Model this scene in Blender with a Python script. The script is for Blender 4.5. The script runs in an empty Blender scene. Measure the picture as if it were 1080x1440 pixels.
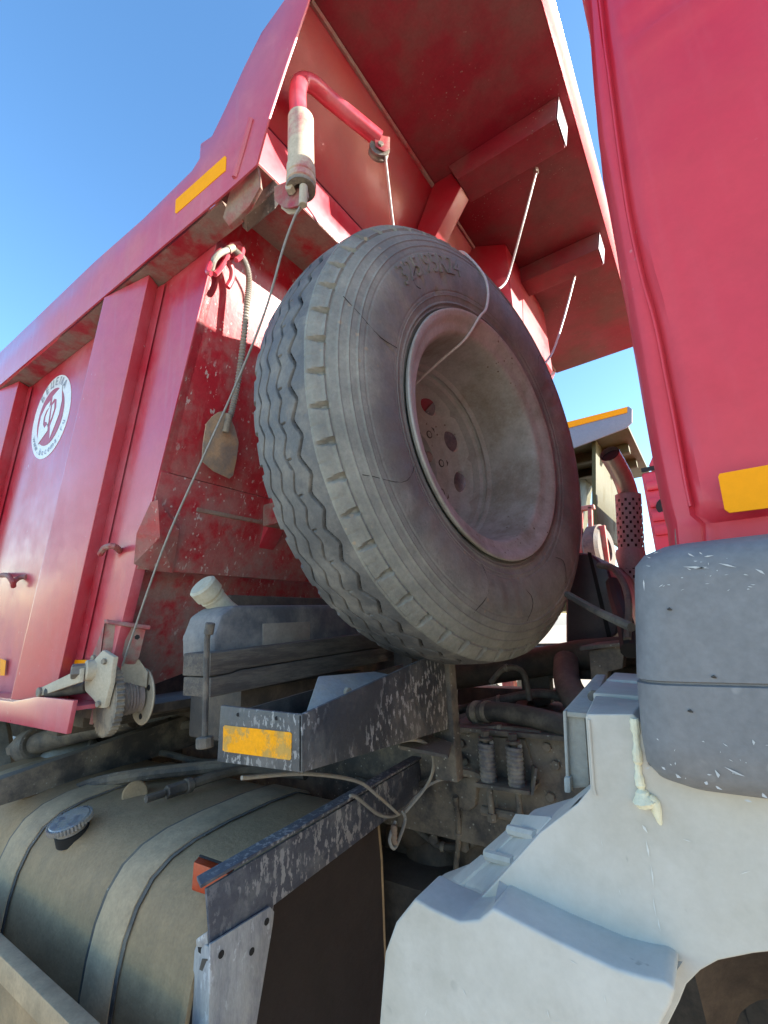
import bpy, bmesh, math, random
import numpy as np
from mathutils import Vector, Matrix
random.seed(3)
R = math.radians
scene = bpy.context.scene
col = scene.collection

# ------------------------------------------------------------------ camera
W_PX, H_PX = 1080.0, 1440.0
CU, CV = 540.0, 720.0
a = np.array([-450.0 - CU, 925.0 - CV]); b = np.array([1005.0 - CU, 862.0 - CV])
F = math.sqrt(-(a @ b))
ax = -np.array([a[0], a[1], F]); ax /= np.linalg.norm(ax)
ay = np.array([b[0], b[1], F]); ay /= np.linalg.norm(ay)
az = np.cross(ax, ay)
RM = np.array([ax, ay, az])            # rows: world axes in camera space (x right, y down, z forward)
cam_d = bpy.data.cameras.new('camera'); cam = bpy.data.objects.new('camera', cam_d); col.objects.link(cam)
cam_d.sensor_fit = 'VERTICAL'; cam_d.sensor_height = 24.0; cam_d.lens = F / H_PX * 24.0
cam_d.clip_start = 0.02; cam_d.clip_end = 3000
m = Matrix.Identity(4)
for i in range(3):
    m[i][0] = RM[i][0]; m[i][1] = -RM[i][1]; m[i][2] = -RM[i][2]
cam.matrix_world = m
scene.camera = cam
GROUND = -1.45

# ------------------------------------------------------------------ world, sun, exposure
SUN = Vector((0.866, 0.50, 0.382)).normalized()
world = bpy.data.worlds.new('World'); scene.world = world; world.use_nodes = True
nt = world.node_tree; bg = nt.nodes['Background']
sky = nt.nodes.new('ShaderNodeTexSky'); sky.sky_type = 'NISHITA'; sky.sun_disc = False
sky.sun_elevation = math.asin(SUN.z); sky.sun_rotation = math.atan2(SUN.x, SUN.y)
sky.air_density = 1.0; sky.dust_density = 0.5; sky.ozone_density = 1.35; sky.altitude = 100
hs = nt.nodes.new('ShaderNodeHueSaturation'); hs.inputs['Saturation'].default_value = 1.22
nt.links.new(sky.outputs[0], hs.inputs['Color']); nt.links.new(hs.outputs[0], bg.inputs['Color']); bg.inputs['Strength'].default_value = 0.12
sd = bpy.data.lights.new('sun', 'SUN'); so = bpy.data.objects.new('sun', sd); col.objects.link(so)
sd.energy = 4.6; sd.angle = R(0.5); sd.color = (1.0, 0.93, 0.82)
so.rotation_euler = SUN.to_track_quat('Z', 'Y').to_euler(); so.location = SUN * 30
scene.view_settings.view_transform = 'Standard'; scene.view_settings.look = 'None'
scene.view_settings.gamma = 1.0; scene.view_settings.use_curve_mapping = False
scene.view_settings.exposure = 1.95

# ------------------------------------------------------------------ survey helpers: bearing (u,v) measured on the photo + a known plane -> real position
def ray(u, v):
    return RM @ np.array([u - CU, v - CV, F])
def aty(u, v, y):
    d = ray(u, v); return Vector(d * (y / d[1]))
def atx(u, v, x):
    d = ray(u, v); return Vector(d * (x / d[0]))
def atz(u, v, z):
    d = ray(u, v); return Vector(d * (z / d[2]))
WX0, WZ0, WS = -1.03, 1.12, 0.32
def wx(z, off=0.0):
    return WX0 + WS * (z - WZ0) + off
def onw(u, v, off=0.0):                      # on the leaning front wall of the tipper body
    d = ray(u, v); x0 = WX0 + off - WS * WZ0
    return Vector(d * (x0 / (d[0] - WS * d[2])))

# ------------------------------------------------------------------ materials
MATS = {}
def pmat(name, colr, rough=0.5, metal=0.0, coat=0.0, dust=None, amt=0.0, dscale=4.0, dcon=0.12, up=0.0,
         spots=None, spot_scale=30.0, spot_th=0.72, bump=0.0, bscale=60.0, zfade=None, streak=None, var=0.12, spec=0.5,
         stretch=(1, 1, 1), grain=0.9, flake=None):
    mt = bpy.data.materials.new(name); mt.use_nodes = True
    N = mt.node_tree.nodes; L = mt.node_tree.links
    bs = N['Principled BSDF']
    tc = N.new('ShaderNodeTexCoord'); geo = N.new('ShaderNodeNewGeometry')
    mp = N.new('ShaderNodeMapping'); mp.inputs['Scale'].default_value = stretch
    L.new(geo.outputs['Position'], mp.inputs[0]); vec = mp.outputs[0]
    def noise(sc, det=6, rgh=0.6, v=None):
        n = N.new('ShaderNodeTexNoise'); n.inputs['Scale'].default_value = sc
        n.inputs['Detail'].default_value = det; n.inputs['Roughness'].default_value = rgh
        L.new(v or vec, n.inputs['Vector']); return n.outputs['Fac']
    def math_(op, a_, b_=None, c_=None, clamp=False):
        n = N.new('ShaderNodeMath'); n.operation = op; n.use_clamp = clamp
        for i, x in enumerate((a_, b_, c_)):
            if x is None: continue
            if isinstance(x, (int, float)): n.inputs[i].default_value = x
            else: L.new(x, n.inputs[i])
        return n.outputs[0]
    def smooth(v_, lo, hi):
        n = N.new('ShaderNodeMapRange'); n.interpolation_type = 'SMOOTHSTEP'
        L.new(v_, n.inputs[0]); n.inputs[1].default_value = lo; n.inputs[2].default_value = hi
        return n.outputs[0]
    def mix(f, A, B):
        n = N.new('ShaderNodeMix'); n.data_type = 'RGBA'
        if isinstance(f, (int, float)): n.inputs[0].default_value = f
        else: L.new(f, n.inputs[0])
        for i, x in ((6, A), (7, B)):
            if isinstance(x, tuple): n.inputs[i].default_value = (*x, 1)
            else: L.new(x, n.inputs[i])
        return n.outputs[2]
    c_lo = tuple(max(0, c * (1 - var)) for c in colr); c_hi = tuple(min(1, c * (1 + var)) for c in colr)
    c = mix(noise(2.3, 5), c_lo, c_hi)
    rr = rough
    if streak:                                # long runs down the surface
        mp2 = N.new('ShaderNodeMapping'); mp2.inputs['Scale'].default_value = (38, 38, 3.0)
        L.new(geo.outputs['Position'], mp2.inputs[0])
        s = math_('MULTIPLY', smooth(noise(1.0, 5, 0.6, mp2.outputs[0]), 0.52, 0.72), streak[1])
        c = mix(s, c, streak[0])
    if dust:
        th = 1.0 - amt
        f = smooth(noise(dscale, 9, 0.68), th - dcon, th + dcon)
        if zfade:                             # splash dirt: more of it lower down
            sx = N.new('ShaderNodeSeparateXYZ'); L.new(geo.outputs['Position'], sx.inputs[0])
            zz = math_('ADD', sx.outputs['Z'], math_('MULTIPLY', math_('SUBTRACT', noise(5.0, 6), 0.5), 0.8))
            zf = smooth(zz, zfade[1], zfade[0])
            f = math_('MAXIMUM', math_('MULTIPLY', f, 0.55), math_('MULTIPLY', zf, smooth(noise(11.0, 9, 0.72), 0.3, 0.62)))
        if up > 0:
            sn = N.new('ShaderNodeSeparateXYZ'); L.new(geo.outputs['Normal'], sn.inputs[0])
            u_ = math_('MULTIPLY', smooth(sn.outputs['Z'], 0.25, 0.95), up)
            f = math_('MAXIMUM', f, u_, clamp=True)
        f = math_('MULTIPLY', f, 0.93, clamp=True)
        dcol = mix(noise(17.0, 6), tuple(x * 0.75 for x in dust), tuple(min(1, x * 1.2) for x in dust))
        c = mix(f, c, dcol)
        mr = N.new('ShaderNodeMix'); L.new(f, mr.inputs[0]); mr.inputs[2].default_value = rough; mr.inputs[3].default_value = 0.9
        rr = mr.outputs[0]
        if coat > 0:
            L.new(math_('MULTIPLY', math_('SUBTRACT', 1.0, f), coat), bs.inputs['Coat Weight'])
        if metal > 0:
            L.new(math_('MULTIPLY', math_('SUBTRACT', 1.0, f), metal), bs.inputs['Metallic'])
    else:
        bs.inputs['Coat Weight'].default_value = coat; bs.inputs['Metallic'].default_value = metal
    if spots:
        vo = N.new('ShaderNodeTexVoronoi'); vo.inputs['Scale'].default_value = spot_scale; L.new(vec, vo.inputs['Vector'])
        # round splashes of irregular size, only inside some areas
        s1 = smooth(math_('ADD', vo.outputs['Distance'], math_('MULTIPLY', noise(spot_scale * 2.0, 3), 0.25)), 0.30, 0.22)
        s2 = smooth(noise(4.0, 4), spot_th - 0.08, spot_th)
        c = mix(math_('MULTIPLY', s1, s2), c, spots)
    g = math_('ADD', math_('MULTIPLY', noise(140.0, 3, 0.6), 0.5), math_('MULTIPLY', noise(28.0, 6, 0.7), 0.5))
    g = math_('MULTIPLY_ADD', math_('SUBTRACT', g, 0.5), grain, 1.0)
    gm = N.new('ShaderNodeVectorMath'); gm.operation = 'SCALE'; L.new(c, gm.inputs[0]); L.new(g, gm.inputs['Scale'])
    c = gm.outputs[0]
    if flake:                                 # chips and dried drips, drawn out downwards
        mp3 = N.new('ShaderNodeMapping'); mp3.inputs['Scale'].default_value = (1, 1, 0.45); L.new(geo.outputs['Position'], mp3.inputs[0])
        f3 = math_('MULTIPLY', smooth(noise(flake[1], 4, 0.65, mp3.outputs[0]), flake[2], flake[2] + 0.04), smooth(noise(5.0, 3), 0.36, 0.56))
        c = mix(math_('MULTIPLY', f3, 0.85), c, flake[0])
    L.new(c, bs.inputs['Base Color'])
    if isinstance(rr, float): 
        r2 = math_('ADD', math_('MULTIPLY', math_('SUBTRACT', noise(9.0, 6), 0.5), 0.16), rr, clamp=True)
    else:
        r2 = math_('ADD', math_('MULTIPLY', math_('SUBTRACT', noise(9.0, 6), 0.5), 0.16), rr, clamp=True)
    L.new(r2, bs.inputs['Roughness'])
    bs.inputs['Coat Roughness'].default_value = 0.22
    bs.inputs['Specular IOR Level'].default_value = spec
    if bump > 0:
        bp = N.new('ShaderNodeBump'); bp.inputs['Strength'].default_value = bump; bp.inputs['Distance'].default_value = 0.004
        h = math_('ADD', noise(bscale, 8, 0.7), math_('MULTIPLY', noise(bscale * 0.12, 4), 1.4))
        L.new(h, bp.inputs['Height']); L.new(bp.outputs[0], bs.inputs['Normal'])
    MATS[name] = mt; return mt

DUST = (0.30, 0.255, 0.20); DARKDUST = (0.13, 0.105, 0.082); PALE = (0.46, 0.43, 0.38)
RED = (0.60, 0.018, 0.045)
red = pmat('red_body_paint', (0.50, 0.013, 0.034), 0.30, coat=0.9, dust=(0.54, 0.20, 0.24), amt=0.40, dscale=2.2, dcon=0.24, grain=0.35, flake=((.56, .38, .40), 70, .70), streak=((0.44, 0.16, 0.17), 0.22), bump=0.05, bscale=9)
red_cab = pmat('red_cab_paint', (0.60, 0.014, 0.036), 0.32, coat=0.35, dust=(0.62, 0.060, 0.085), amt=0.44, dscale=1.5, dcon=0.25, grain=0.22, streak=((0.60, 0.16, 0.18), 0.12), spots=(0.58, 0.36, 0.36), spot_scale=75, spot_th=0.68, bump=0.04, bscale=7)
red_wall = pmat('red_wall_paint_with_mud', (0.42, 0.010, 0.024), 0.33, coat=0.5, dust=(0.30, 0.21, 0.185), amt=0.42, dscale=5.5, dcon=0.10, zfade=(-0.10, 0.95), flake=((.50, .43, .40), 60, .62), spots=(0.50, 0.38, 0.35), spot_scale=42, spot_th=0.60, streak=((0.34, 0.17, 0.15), 0.45), bump=0.25, bscale=30)
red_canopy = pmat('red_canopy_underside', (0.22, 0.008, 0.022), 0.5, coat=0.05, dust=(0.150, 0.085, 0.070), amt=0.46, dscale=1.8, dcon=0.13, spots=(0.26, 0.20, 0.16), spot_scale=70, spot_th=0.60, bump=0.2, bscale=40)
red_shade = pmat('red_paint_shade_tone', (0.33, 0.008, 0.020), 0.42, coat=0.2, dust=(0.26, 0.085, 0.085), amt=0.42, dscale=4, dcon=0.2, grain=0.4, bump=0.15, bscale=30)  # body red made deeper: the canopy's shade is put into the colour
red_dusty = pmat('dusty_red_steel', (0.36, 0.015, 0.028), 0.5, coat=0.15, dust=(0.27, 0.215, 0.175), amt=0.54, dscale=7, dcon=0.12, bump=0.25, bscale=40)
grime = pmat('grimy_dark_steel', (0.030, 0.027, 0.026), 0.65, dust=(0.13, 0.105, 0.080), amt=0.48, dscale=6, dcon=0.16, up=0.75, bump=0.5, bscale=45)
grime2 = pmat('dusty_frame_steel', (0.045, 0.042, 0.042), 0.6, dust=(0.19, 0.16, 0.125), amt=0.50, dscale=8, dcon=0.12, up=0.85, spots=(0.26, 0.25, 0.22), spot_scale=60, spot_th=0.5, bump=0.5, bscale=60)
tray_m = pmat('tray_painted_steel', (0.050, 0.053, 0.060), 0.42, dust=(0.15, 0.14, 0.13), amt=0.44, dscale=9, dcon=0.12, up=0.5, flake=((.36, .35, .34), 95, .55), bump=0.35, bscale=70)
bar_m = pmat('bracket_flaking_paint', (0.060, 0.067, 0.092), 0.45, dust=(0.16, 0.16, 0.17), amt=0.42, dscale=12, dcon=0.10, up=0.6, flake=((.34, .33, .33), 85, .53), bump=0.5, bscale=70)
plate_m = pmat('bracket_pale_dust', (0.20, 0.20, 0.22), 0.6, dust=(0.40, 0.385, 0.37), amt=0.56, dscale=11, dcon=0.14, bump=0.4, bscale=60, stretch=(2.2, 2.2, 0.7), flake=((.55, .55, .56), 60, .60))
tank_m = pmat('dusty_fuel_tank', (0.235, 0.162, 0.088), 0.62, dust=(0.41, 0.275, 0.150), amt=0.54, dscale=4.0, dcon=0.2, up=0.7, streak=((0.17, 0.12, 0.07), 0.4), bump=0.5, bscale=70)
strap_m = pmat('dusty_tank_strap', (0.30, 0.225, 0.140), 0.65, dust=(0.48, 0.35, 0.215), amt=0.55, dscale=9, dcon=0.18, bump=0.4, bscale=60)
tyre_m = pmat('worn_tyre_rubber', (0.155, 0.160, 0.149), 0.50, dust=(0.33, 0.325, 0.280), amt=0.49, dscale=4.5, dcon=0.20, spots=(0.32, 0.26, 0.19), spot_scale=30, spot_th=0.60, bump=0.55, bscale=70, spec=0.4, var=0.22)
tread_m = pmat('worn_tread_rubber', (0.105, 0.106, 0.108), 0.55, dust=(0.25, 0.235, 0.21), amt=0.44, dscale=9, dcon=0.14, bump=0.55, bscale=90, spec=0.4, var=0.2)
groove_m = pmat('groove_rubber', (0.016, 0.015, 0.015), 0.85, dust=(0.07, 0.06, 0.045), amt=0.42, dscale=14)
rim_m = pmat('greyish_rim_steel', (0.47, 0.475, 0.435), 0.5, metal=0.1, dust=(0.28, 0.250, 0.190), amt=0.46, dscale=3.6, dcon=0.14, spots=(0.15, 0.10, 0.07), spot_scale=45, spot_th=0.6, bump=0.35, bscale=50)
rust_m = pmat('rusty_iron', (0.16, 0.075, 0.045), 0.8, dust=(0.26, 0.20, 0.15), amt=0.48, dscale=12, bump=0.6, bscale=70)
rustplate_m = pmat('rust_brown_plate', (0.30, 0.245, 0.20), 0.6, dust=(0.50, 0.33, 0.20), amt=0.46, dscale=13, dcon=0.10, bump=0.35, bscale=60)
zinc = pmat('dusty_zinc_plate', (0.48, 0.42, 0.32), 0.5, metal=0.3, dust=(0.46, 0.40, 0.30), amt=0.55, dscale=14, bump=0.3, bscale=60)
iron = pmat('dusty_cast_iron', (0.17, 0.15, 0.13), 0.6, metal=0.3, dust=(0.33, 0.28, 0.21), amt=0.5, dscale=20, bump=0.4, bscale=70)
cable_m = pmat('grey_steel_rope', (0.30, 0.29, 0.27), 0.45, metal=0.3, bump=0.6, bscale=400)
cable_w = pmat('bright_steel_rope', (0.62, 0.60, 0.58), 0.4, metal=0.2, bump=0.4, bscale=400)
braid_m = pmat('braided_grey_hose', (0.27, 0.26, 0.24), 0.6, dust=DUST, amt=0.45, dscale=20, bump=0.5, bscale=200)
rubber_m = pmat('black_rubber_hose', (0.045, 0.042, 0.04), 0.6, dust=(0.17, 0.15, 0.12), amt=0.5, dscale=8, up=0.6, bump=0.3)
can_m = pmat('dusty_grey_can', (0.085, 0.09, 0.105), 0.5, dust=(0.26, 0.245, 0.23), amt=0.50, dscale=8, dcon=0.15, up=0.4, bump=0.3, bscale=50)
neck_m = pmat('pale_plastic_neck', (0.48, 0.46, 0.36), 0.5, dust=(0.40, 0.36, 0.27), amt=0.45, dscale=14, bump=0.25)
wood_m = pmat('weathered_wood', (0.075, 0.062, 0.055), 0.8, dust=(0.15, 0.125, 0.10), amt=0.5, dscale=7, up=0.5, bump=0.8, bscale=22, stretch=(6, 1, 8))
bumper_m = pmat('grey_plastic_bumper', (0.155, 0.160, 0.172), 0.42, dust=(0.20, 0.198, 0.20), amt=0.46, dscale=3.5, dcon=0.22, spots=(0.5, 0.49, 0.47), spot_scale=34, spot_th=0.66, bump=0.12, bscale=90)
fender_m = pmat('pale_plastic_fender', (0.55, 0.525, 0.475), 0.55, flake=((.33,.31,.27), 26, .68), grain=0.3, dust=(0.40, 0.365, 0.300), amt=0.50, dscale=3.2, dcon=0.2, spots=(0.30, 0.29, 0.26), spot_scale=30, spot_th=0.66, bump=0.14, bscale=70)
foam_m = pmat('cream_sealant_foam', (0.72, 0.68, 0.50), 0.7, bump=0.6, bscale=50)
greybox_m = pmat('grey_green_plastic', (0.30, 0.32, 0.32), 0.55, dust=(0.36, 0.34, 0.29), amt=0.5, dscale=10, bump=0.4, bscale=60)
tape_o = pmat('orange_reflective_tape', (0.95, 0.34, 0.0), 0.55, spec=0.2, grain=0.3, dust=(0.88, 0.31, 0.0), amt=0.34, dscale=14, var=0.06)
tape_worn = pmat('worn_orange_reflective_tape', (0.92, 0.36, 0.0), 0.5, spec=0.2, dust=(0.50, 0.30, 0.08), amt=0.46, dscale=24, dcon=0.06, bump=0.2)
tape_pale = pmat('upper_orange_tape', (0.95, 0.37, 0.0), 0.6, var=0.05, spec=0.1, grain=0.3)
white_m = pmat('white_sticker_vinyl', (0.78, 0.80, 0.80), 0.4, var=0.03)
PALEM = pmat('scraped_pale_plastic', (0.46, 0.47, 0.47), 0.6, var=0.2)
stick_red = pmat('sticker_red_print', (0.42, 0.05, 0.08), 0.4, var=0.05)
lamp_m = pmat('red_orange_reflector', (0.46, 0.055, 0.012), 0.3, coat=0.5, dust=(0.34, 0.16, 0.10), amt=0.4, dscale=12, bump=0.3, bscale=120)
chrome = pmat('chrome_cap', (0.32, 0.32, 0.33), 0.38, metal=0.6, dust=(0.27, 0.24, 0.20), amt=0.50, dscale=30, dcon=0.08, bump=0.3, bscale=120)
steel_pipe = pmat('stainless_exhaust', (0.40, 0.385, 0.36), 0.36, metal=0.5, dust=(0.25, 0.20, 0.16), amt=0.35, dscale=9)
perf_m = pmat('exhaust_guard_steel', (0.27, 0.27, 0.30), 0.5, metal=0.0, var=0.1)
black_m = pmat('matte_black', (0.012, 0.011, 0.011), 0.8)
ductdark = pmat('dark_plastic_housing', (0.055, 0.05, 0.065), 0.4, dust=(0.12, 0.10, 0.09), amt=0.4, dscale=5)
olive_m = pmat('olive_yellow_paint', (0.055, 0.048, 0.007), 0.6, dust=(0.065, 0.055, 0.016), amt=0.4, dscale=2)
slate_m = pmat('slate_grey_paint', (0.22, 0.23, 0.28), 0.5)
brown_m = pmat('brown_arch_lining', (0.07, 0.048, 0.038), 0.8, dust=(0.15, 0.105, 0.075), amt=0.5, dscale=8, bump=0.5)
ground_m = pmat('sandy_gravel_ground', (0.44, 0.36, 0.26), 0.95, dust=(0.52, 0.43, 0.31), amt=0.5, dscale=1.2, spots=(0.22, 0.19, 0.15), spot_scale=14, spot_th=0.45, bump=0.8, bscale=12)
bank_m = pmat('pale_earth_bank', (0.42, 0.37, 0.29), 0.95, bump=0.6, bscale=3)
pink_m = pmat('faded_red_paint', (0.42, 0.07, 0.06), 0.6, dust=(0.36, 0.24, 0.20), amt=0.48, dscale=6)

# ------------------------------------------------------------------ object helpers
def mesh(name, verts, faces, mat, parent=None, smooth=False, bevel=0.0, seg=2, sub=0, mats=None):
    me = bpy.data.meshes.new(name)
    me.from_pydata([tuple(v) for v in verts], [], faces)
    me.materials.append(mat)
    for m_ in (mats or []): me.materials.append(m_)
    o = bpy.data.objects.new(name, me); col.objects.link(o)
    bm = bmesh.new(); bm.from_mesh(me); bmesh.ops.recalc_face_normals(bm, faces=bm.faces)
    if bevel > 0:
        ed = [e for e in bm.edges if len(e.link_faces) == 2 and e.calc_face_angle(0) > 0.35]
        if ed: bmesh.ops.bevel(bm, geom=ed, offset=bevel, segments=seg, affect='EDGES', profile=0.6, clamp_overlap=True)
    if sub:
        bmesh.ops.subdivide_edges(bm, edges=bm.edges, cuts=sub, use_grid_fill=True)
    bm.to_mesh(me); bm.free()
    if smooth or bevel > 0:
        for p in me.polygons: p.use_smooth = True
        me.set_sharp_from_angle(angle=R(32))
    if parent: o.parent = parent; o.matrix_parent_inverse = parent.matrix_world.inverted() if parent.type == 'EMPTY' else Matrix.Identity(4)
    return o
def V(*a_): return Vector(a_)
def box(name, x, y, z, mat, parent=None, bevel=0.004, rot=None, **k):
    vs = [V(i, j, l) for i in x for j in y for l in z]
    if rot:
        c = V(sum(x) / 2, sum(y) / 2, sum(z) / 2); q = Matrix.Rotation(rot[1], 3, rot[0])
        vs = [c + q @ (v - c) for v in vs]
    fs = [(0, 1, 3, 2), (4, 6, 7, 5), (0, 4, 5, 1), (2, 3, 7, 6), (0, 2, 6, 4), (1, 5, 7, 3)]
    return mesh(name, vs, fs, mat, parent, bevel=bevel, **k)
def prism(name, poly, ext, mat, parent=None, bevel=0.002, **k):
    n = len(poly); e = Vector(ext)
    vs = [Vector(p) for p in poly] + [Vector(p) + e for p in poly]
    fs = [tuple(range(n)), tuple(range(2 * n - 1, n - 1, -1))] + [(i, (i + 1) % n, (i + 1) % n + n, i + n) for i in range(n)]
    return mesh(name, vs, fs, mat, parent, bevel=bevel, **k)
def smooth_path(pts, n=8):
    P = [Vector(p) for p in pts]
    if len(P) < 3: return P
    out = []
    for i in range(len(P) - 1):
        p0 = P[max(i - 1, 0)]; p1 = P[i]; p2 = P[i + 1]; p3 = P[min(i + 2, len(P) - 1)]
        for k in range(n):
            t = k / n
            out.append(0.5 * ((2 * p1) + (p2 - p0) * t + (2 * p0 - 5 * p1 + 4 * p2 - p3) * t * t + (3 * p1 - p0 - 3 * p2 + p3) * t ** 3))
    out.append(P[-1]); return out
def tube_geo(pts, r, seg=12, cap=True):
    P = [Vector(p) for p in pts]; n = len(P)
    rad = r if isinstance(r, (list, tuple)) else [r] * n
    vs, fs = [], []
    up = None
    for i in range(n):
        t = (P[min(i + 1, n - 1)] - P[max(i - 1, 0)]).normalized()
        if up is None:
            up = t.orthogonal().normalized()
        up = (up - t * up.dot(t)).normalized(); w = t.cross(up)
        for k in range(seg):
            an = 2 * math.pi * k / seg
            vs.append(P[i] + (up * math.cos(an) + w * math.sin(an)) * rad[i])
    for i in range(n - 1):
        for k in range(seg):
            k2 = (k + 1) % seg
            fs.append((i * seg + k, i * seg + k2, (i + 1) * seg + k2, (i + 1) * seg + k))
    if cap:
        fs.append(tuple(range(seg))[::-1]); fs.append(tuple((n - 1) * seg + k for k in range(seg)))
    return vs, fs
def tube(name, pts, r, mat, parent=None, seg=12, n=0, cap=True):
    if n and not isinstance(r, (list, tuple)): pts = smooth_path(pts, n)
    vs, fs = tube_geo(pts, r, seg, cap)
    return mesh(name, vs, fs, mat, parent, smooth=True)
def lathe(name, prof, org, axis, mat, parent=None, seg=40, closed=False, cap=False, smooth=True):
    """prof: (h along axis, radius)"""
    A = Vector(axis).normalized(); U = A.orthogonal().normalized(); Wv = A.cross(U); O = Vector(org)
    vs, fs = [], []; n = len(prof)
    for h, r in prof:
        for k in range(seg):
            an = 2 * math.pi * k / seg
            vs.append(O + A * h + (U * math.cos(an) + Wv * math.sin(an)) * r)
    rng = n if closed else n - 1
    for i in range(rng):
        j = (i + 1) % n
        for k in range(seg):
            k2 = (k + 1) % seg
            fs.append((i * seg + k, i * seg + k2, j * seg + k2, j * seg + k))
    if cap:
        fs.append(tuple(range(seg))[::-1]); fs.append(tuple((n - 1) * seg + k for k in range(seg)))
    return mesh(name, vs, fs, mat, parent, smooth=smooth)
def cyl(name, p0, p1, r, mat, parent=None, seg=24, bev=0.0):
    p0 = Vector(p0); p1 = Vector(p1); h = (p1 - p0).length; b_ = bev or min(r * 0.12, h * 0.2)
    return lathe(name, [(0, r - b_), (b_, r), (h - b_, r), (h, r - b_)], p0, p1 - p0, mat, parent, seg=seg, cap=True)
def bolt(p, axis, r, h, mat, parent, name='bolt'):
    return cyl(name, p, Vector(p) + Vector(axis).normalized() * h, r, mat, parent, seg=6)
def empty(name, loc, label=None, cat=None, group=None):
    o = bpy.data.objects.new(name, None); col.objects.link(o); o.location = loc; o.empty_display_size = 0.2
    o.matrix_world = Matrix.Translation(Vector(loc))
    if label: o['label'] = label
    if cat: o['category'] = cat
    if group: o['group'] = group
    return o
def tag(o, label, cat, group=None):
    o['label'] = label; o['category'] = cat
    if group: o['group'] = group
    return o
def grid_surface(name, rows, mat, parent=None, smooth=True, sub=0):
    n = len(rows[0]); vs = [p for r in rows for p in r]
    fs = [(i * n + j, i * n + j + 1, (i + 1) * n + j + 1, (i + 1) * n + j) for i in range(len(rows) - 1) for j in range(n - 1)]
    o = mesh(name, vs, fs, mat, parent, smooth=smooth)
    return o

# ------------------------------------------------------------------ ground
def ground():
    n = 90; vs = []; fs = []
    def coord(i):
        t = (i / (n - 1)) * 2 - 1
        return math.copysign(abs(t) ** 4 * 900 + abs(t) * 12, t)
    for i in range(n):
        for j in range(n):
            x = coord(i); y = coord(j); d = math.hypot(x, y)
            z = GROUND + 0.02 * math.sin(x * 1.7) * math.cos(y * 1.3) + random.uniform(-.012, .012)
            vs.append((x, y, z))
    for i in range(n - 1):
        for j in range(n - 1):
            fs.append((i * n + j, (i + 1) * n + j, (i + 1) * n + j + 1, i * n + j + 1))
    o = mesh('ground', vs, fs, ground_m, smooth=True); o['kind'] = 'structure'
ground()

# ================================================================== THE DUMP TRUCK
truck = empty('dump_truck', (-2.0, 1.85, GROUND), 'big dusty red dump truck with the spare wheel standing behind its cab', 'truck')

# ---- tipper body, near side
YR, YU, YP = 0.602, 0.68, 0.69
XE = lambda z, off=0.0: wx(z, off)
body_back = -6.2
side = prism('body_side_wall', [V(XE(1.14), YP, 1.14), V(XE(-0.19), YP, -0.19), V(body_back - .3, YP, -0.19), V(body_back, YP, 1.14)], (0, 0.03, 0), red, truck, bevel=0.001)
# top rail: outer plate with underside lip; goes up into the cheek of the cab guard
p = [aty(325, 262, .6), aty(360, 232, .6), aty(378, 165, .6), aty(402, 92, .6), aty(432, -6, .6)]
cheek_top = V(p[-1].x, .6, p[-1].z)
zr = 1.12
rail_pts = [V(-0.862, .6, zr)] + p[1:-1] + [V(-0.57, .6, 1.50), V(-0.50, .6, 1.69), V(-0.62, .6, 1.73)]
back = [aty(400, 0, .6), aty(368, 45, .6), aty(343, 95, .6), aty(318, 150, .6), aty(290, 208, .6), aty(270, 240, .6), aty(200, 309, .6), aty(133, 368, .6)]
rail_pts += back
zt = 1.315
rail_pts += [V(-2.4, .6, zt), V(body_back, .6, zt), V(body_back, .6, zr)]
rail = prism('top_rail', rail_pts, (0, 0.006, 0), red, side, bevel=0.001)
box('rail_underside', (body_back, -0.90), (.613, YP - .001), (zr + .001, zr + .012), red_dusty, side, bevel=0)
box('rail_upper_lip', (body_back, -1.10), (.613, YP + .03), (zt - .012, zt - .001), red, side, bevel=0.002)
# pressed strip on the cheek
s0 = aty(330, 250, .598); s1 = aty(353, 168, .598)
tube('weld_bead', [s0, s0.lerp(s1, .5) + V(.002, 0, 0), s1], 0.008, red, side, seg=8)
# wide pressed ribs
def rib(dx, o0=None):
    sl = .25
    secs = [(-1.76, YP), (-1.506, YR), (-1.291, .636), (-1.322, YP)]
    zs = [1.118, 0.75, 0.3, -0.168]
    vs = []
    for z in zs:
        for (x, y) in secs: vs.append(V(x + dx + sl * (z - 1.12), y, z))
    fs = []
    for i in range(3):
        for j in range(3): fs.append((i * 4 + j, i * 4 + j + 1, (i + 1) * 4 + j + 1, (i + 1) * 4 + j))
    fs.append((0, 1, 2, 3)); fs.append((12, 13, 14, 15))
    return mesh('body_rib', vs, fs, red, side, bevel=0.0035, seg=3)
for k in range(5): 
    rib(-1.045 * k)
# weld strip beside the ribs
for k in range(5):
    x0 = -1.300 - 1.045 * k
    vs = [V(x0 + .25 * (z - 1.12) + d, YP - .006 - .004 * (d < .02), z) for z in (1.11, -0.16) for d in (-.02, 0, .022)]
    mesh('weld_strip', vs, [(0, 1, 4, 3), (1, 2, 5, 4)], red, side, smooth=True)
# bottom skirt: slanted plate under the ribs
sk = [V(-1.405, YP - .004, -.165), V(-1.42, YR, -.165 - .004), V(-1.405, .62, -.232), V(body_back - .3, .62, -.232), V(body_back - .3, YR, -.169), V(body_back - .3, YP - .004, -.165)]
prism('bottom_rail', [V(-1.40, .598, -.150), V(-1.418, .598, -.232), V(body_back - .3, .598, -.232), V(body_back - .3, .598, -.172), V(-1.80, .598, -.172), V(-1.62, .598, -.150)], (0, .012, 0), red, side, bevel=.002)
box('bottom_rail_top', (body_back - .3, -1.42), (.611, YP + .03), (-.178, -.168), red, side, bevel=0)
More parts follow.
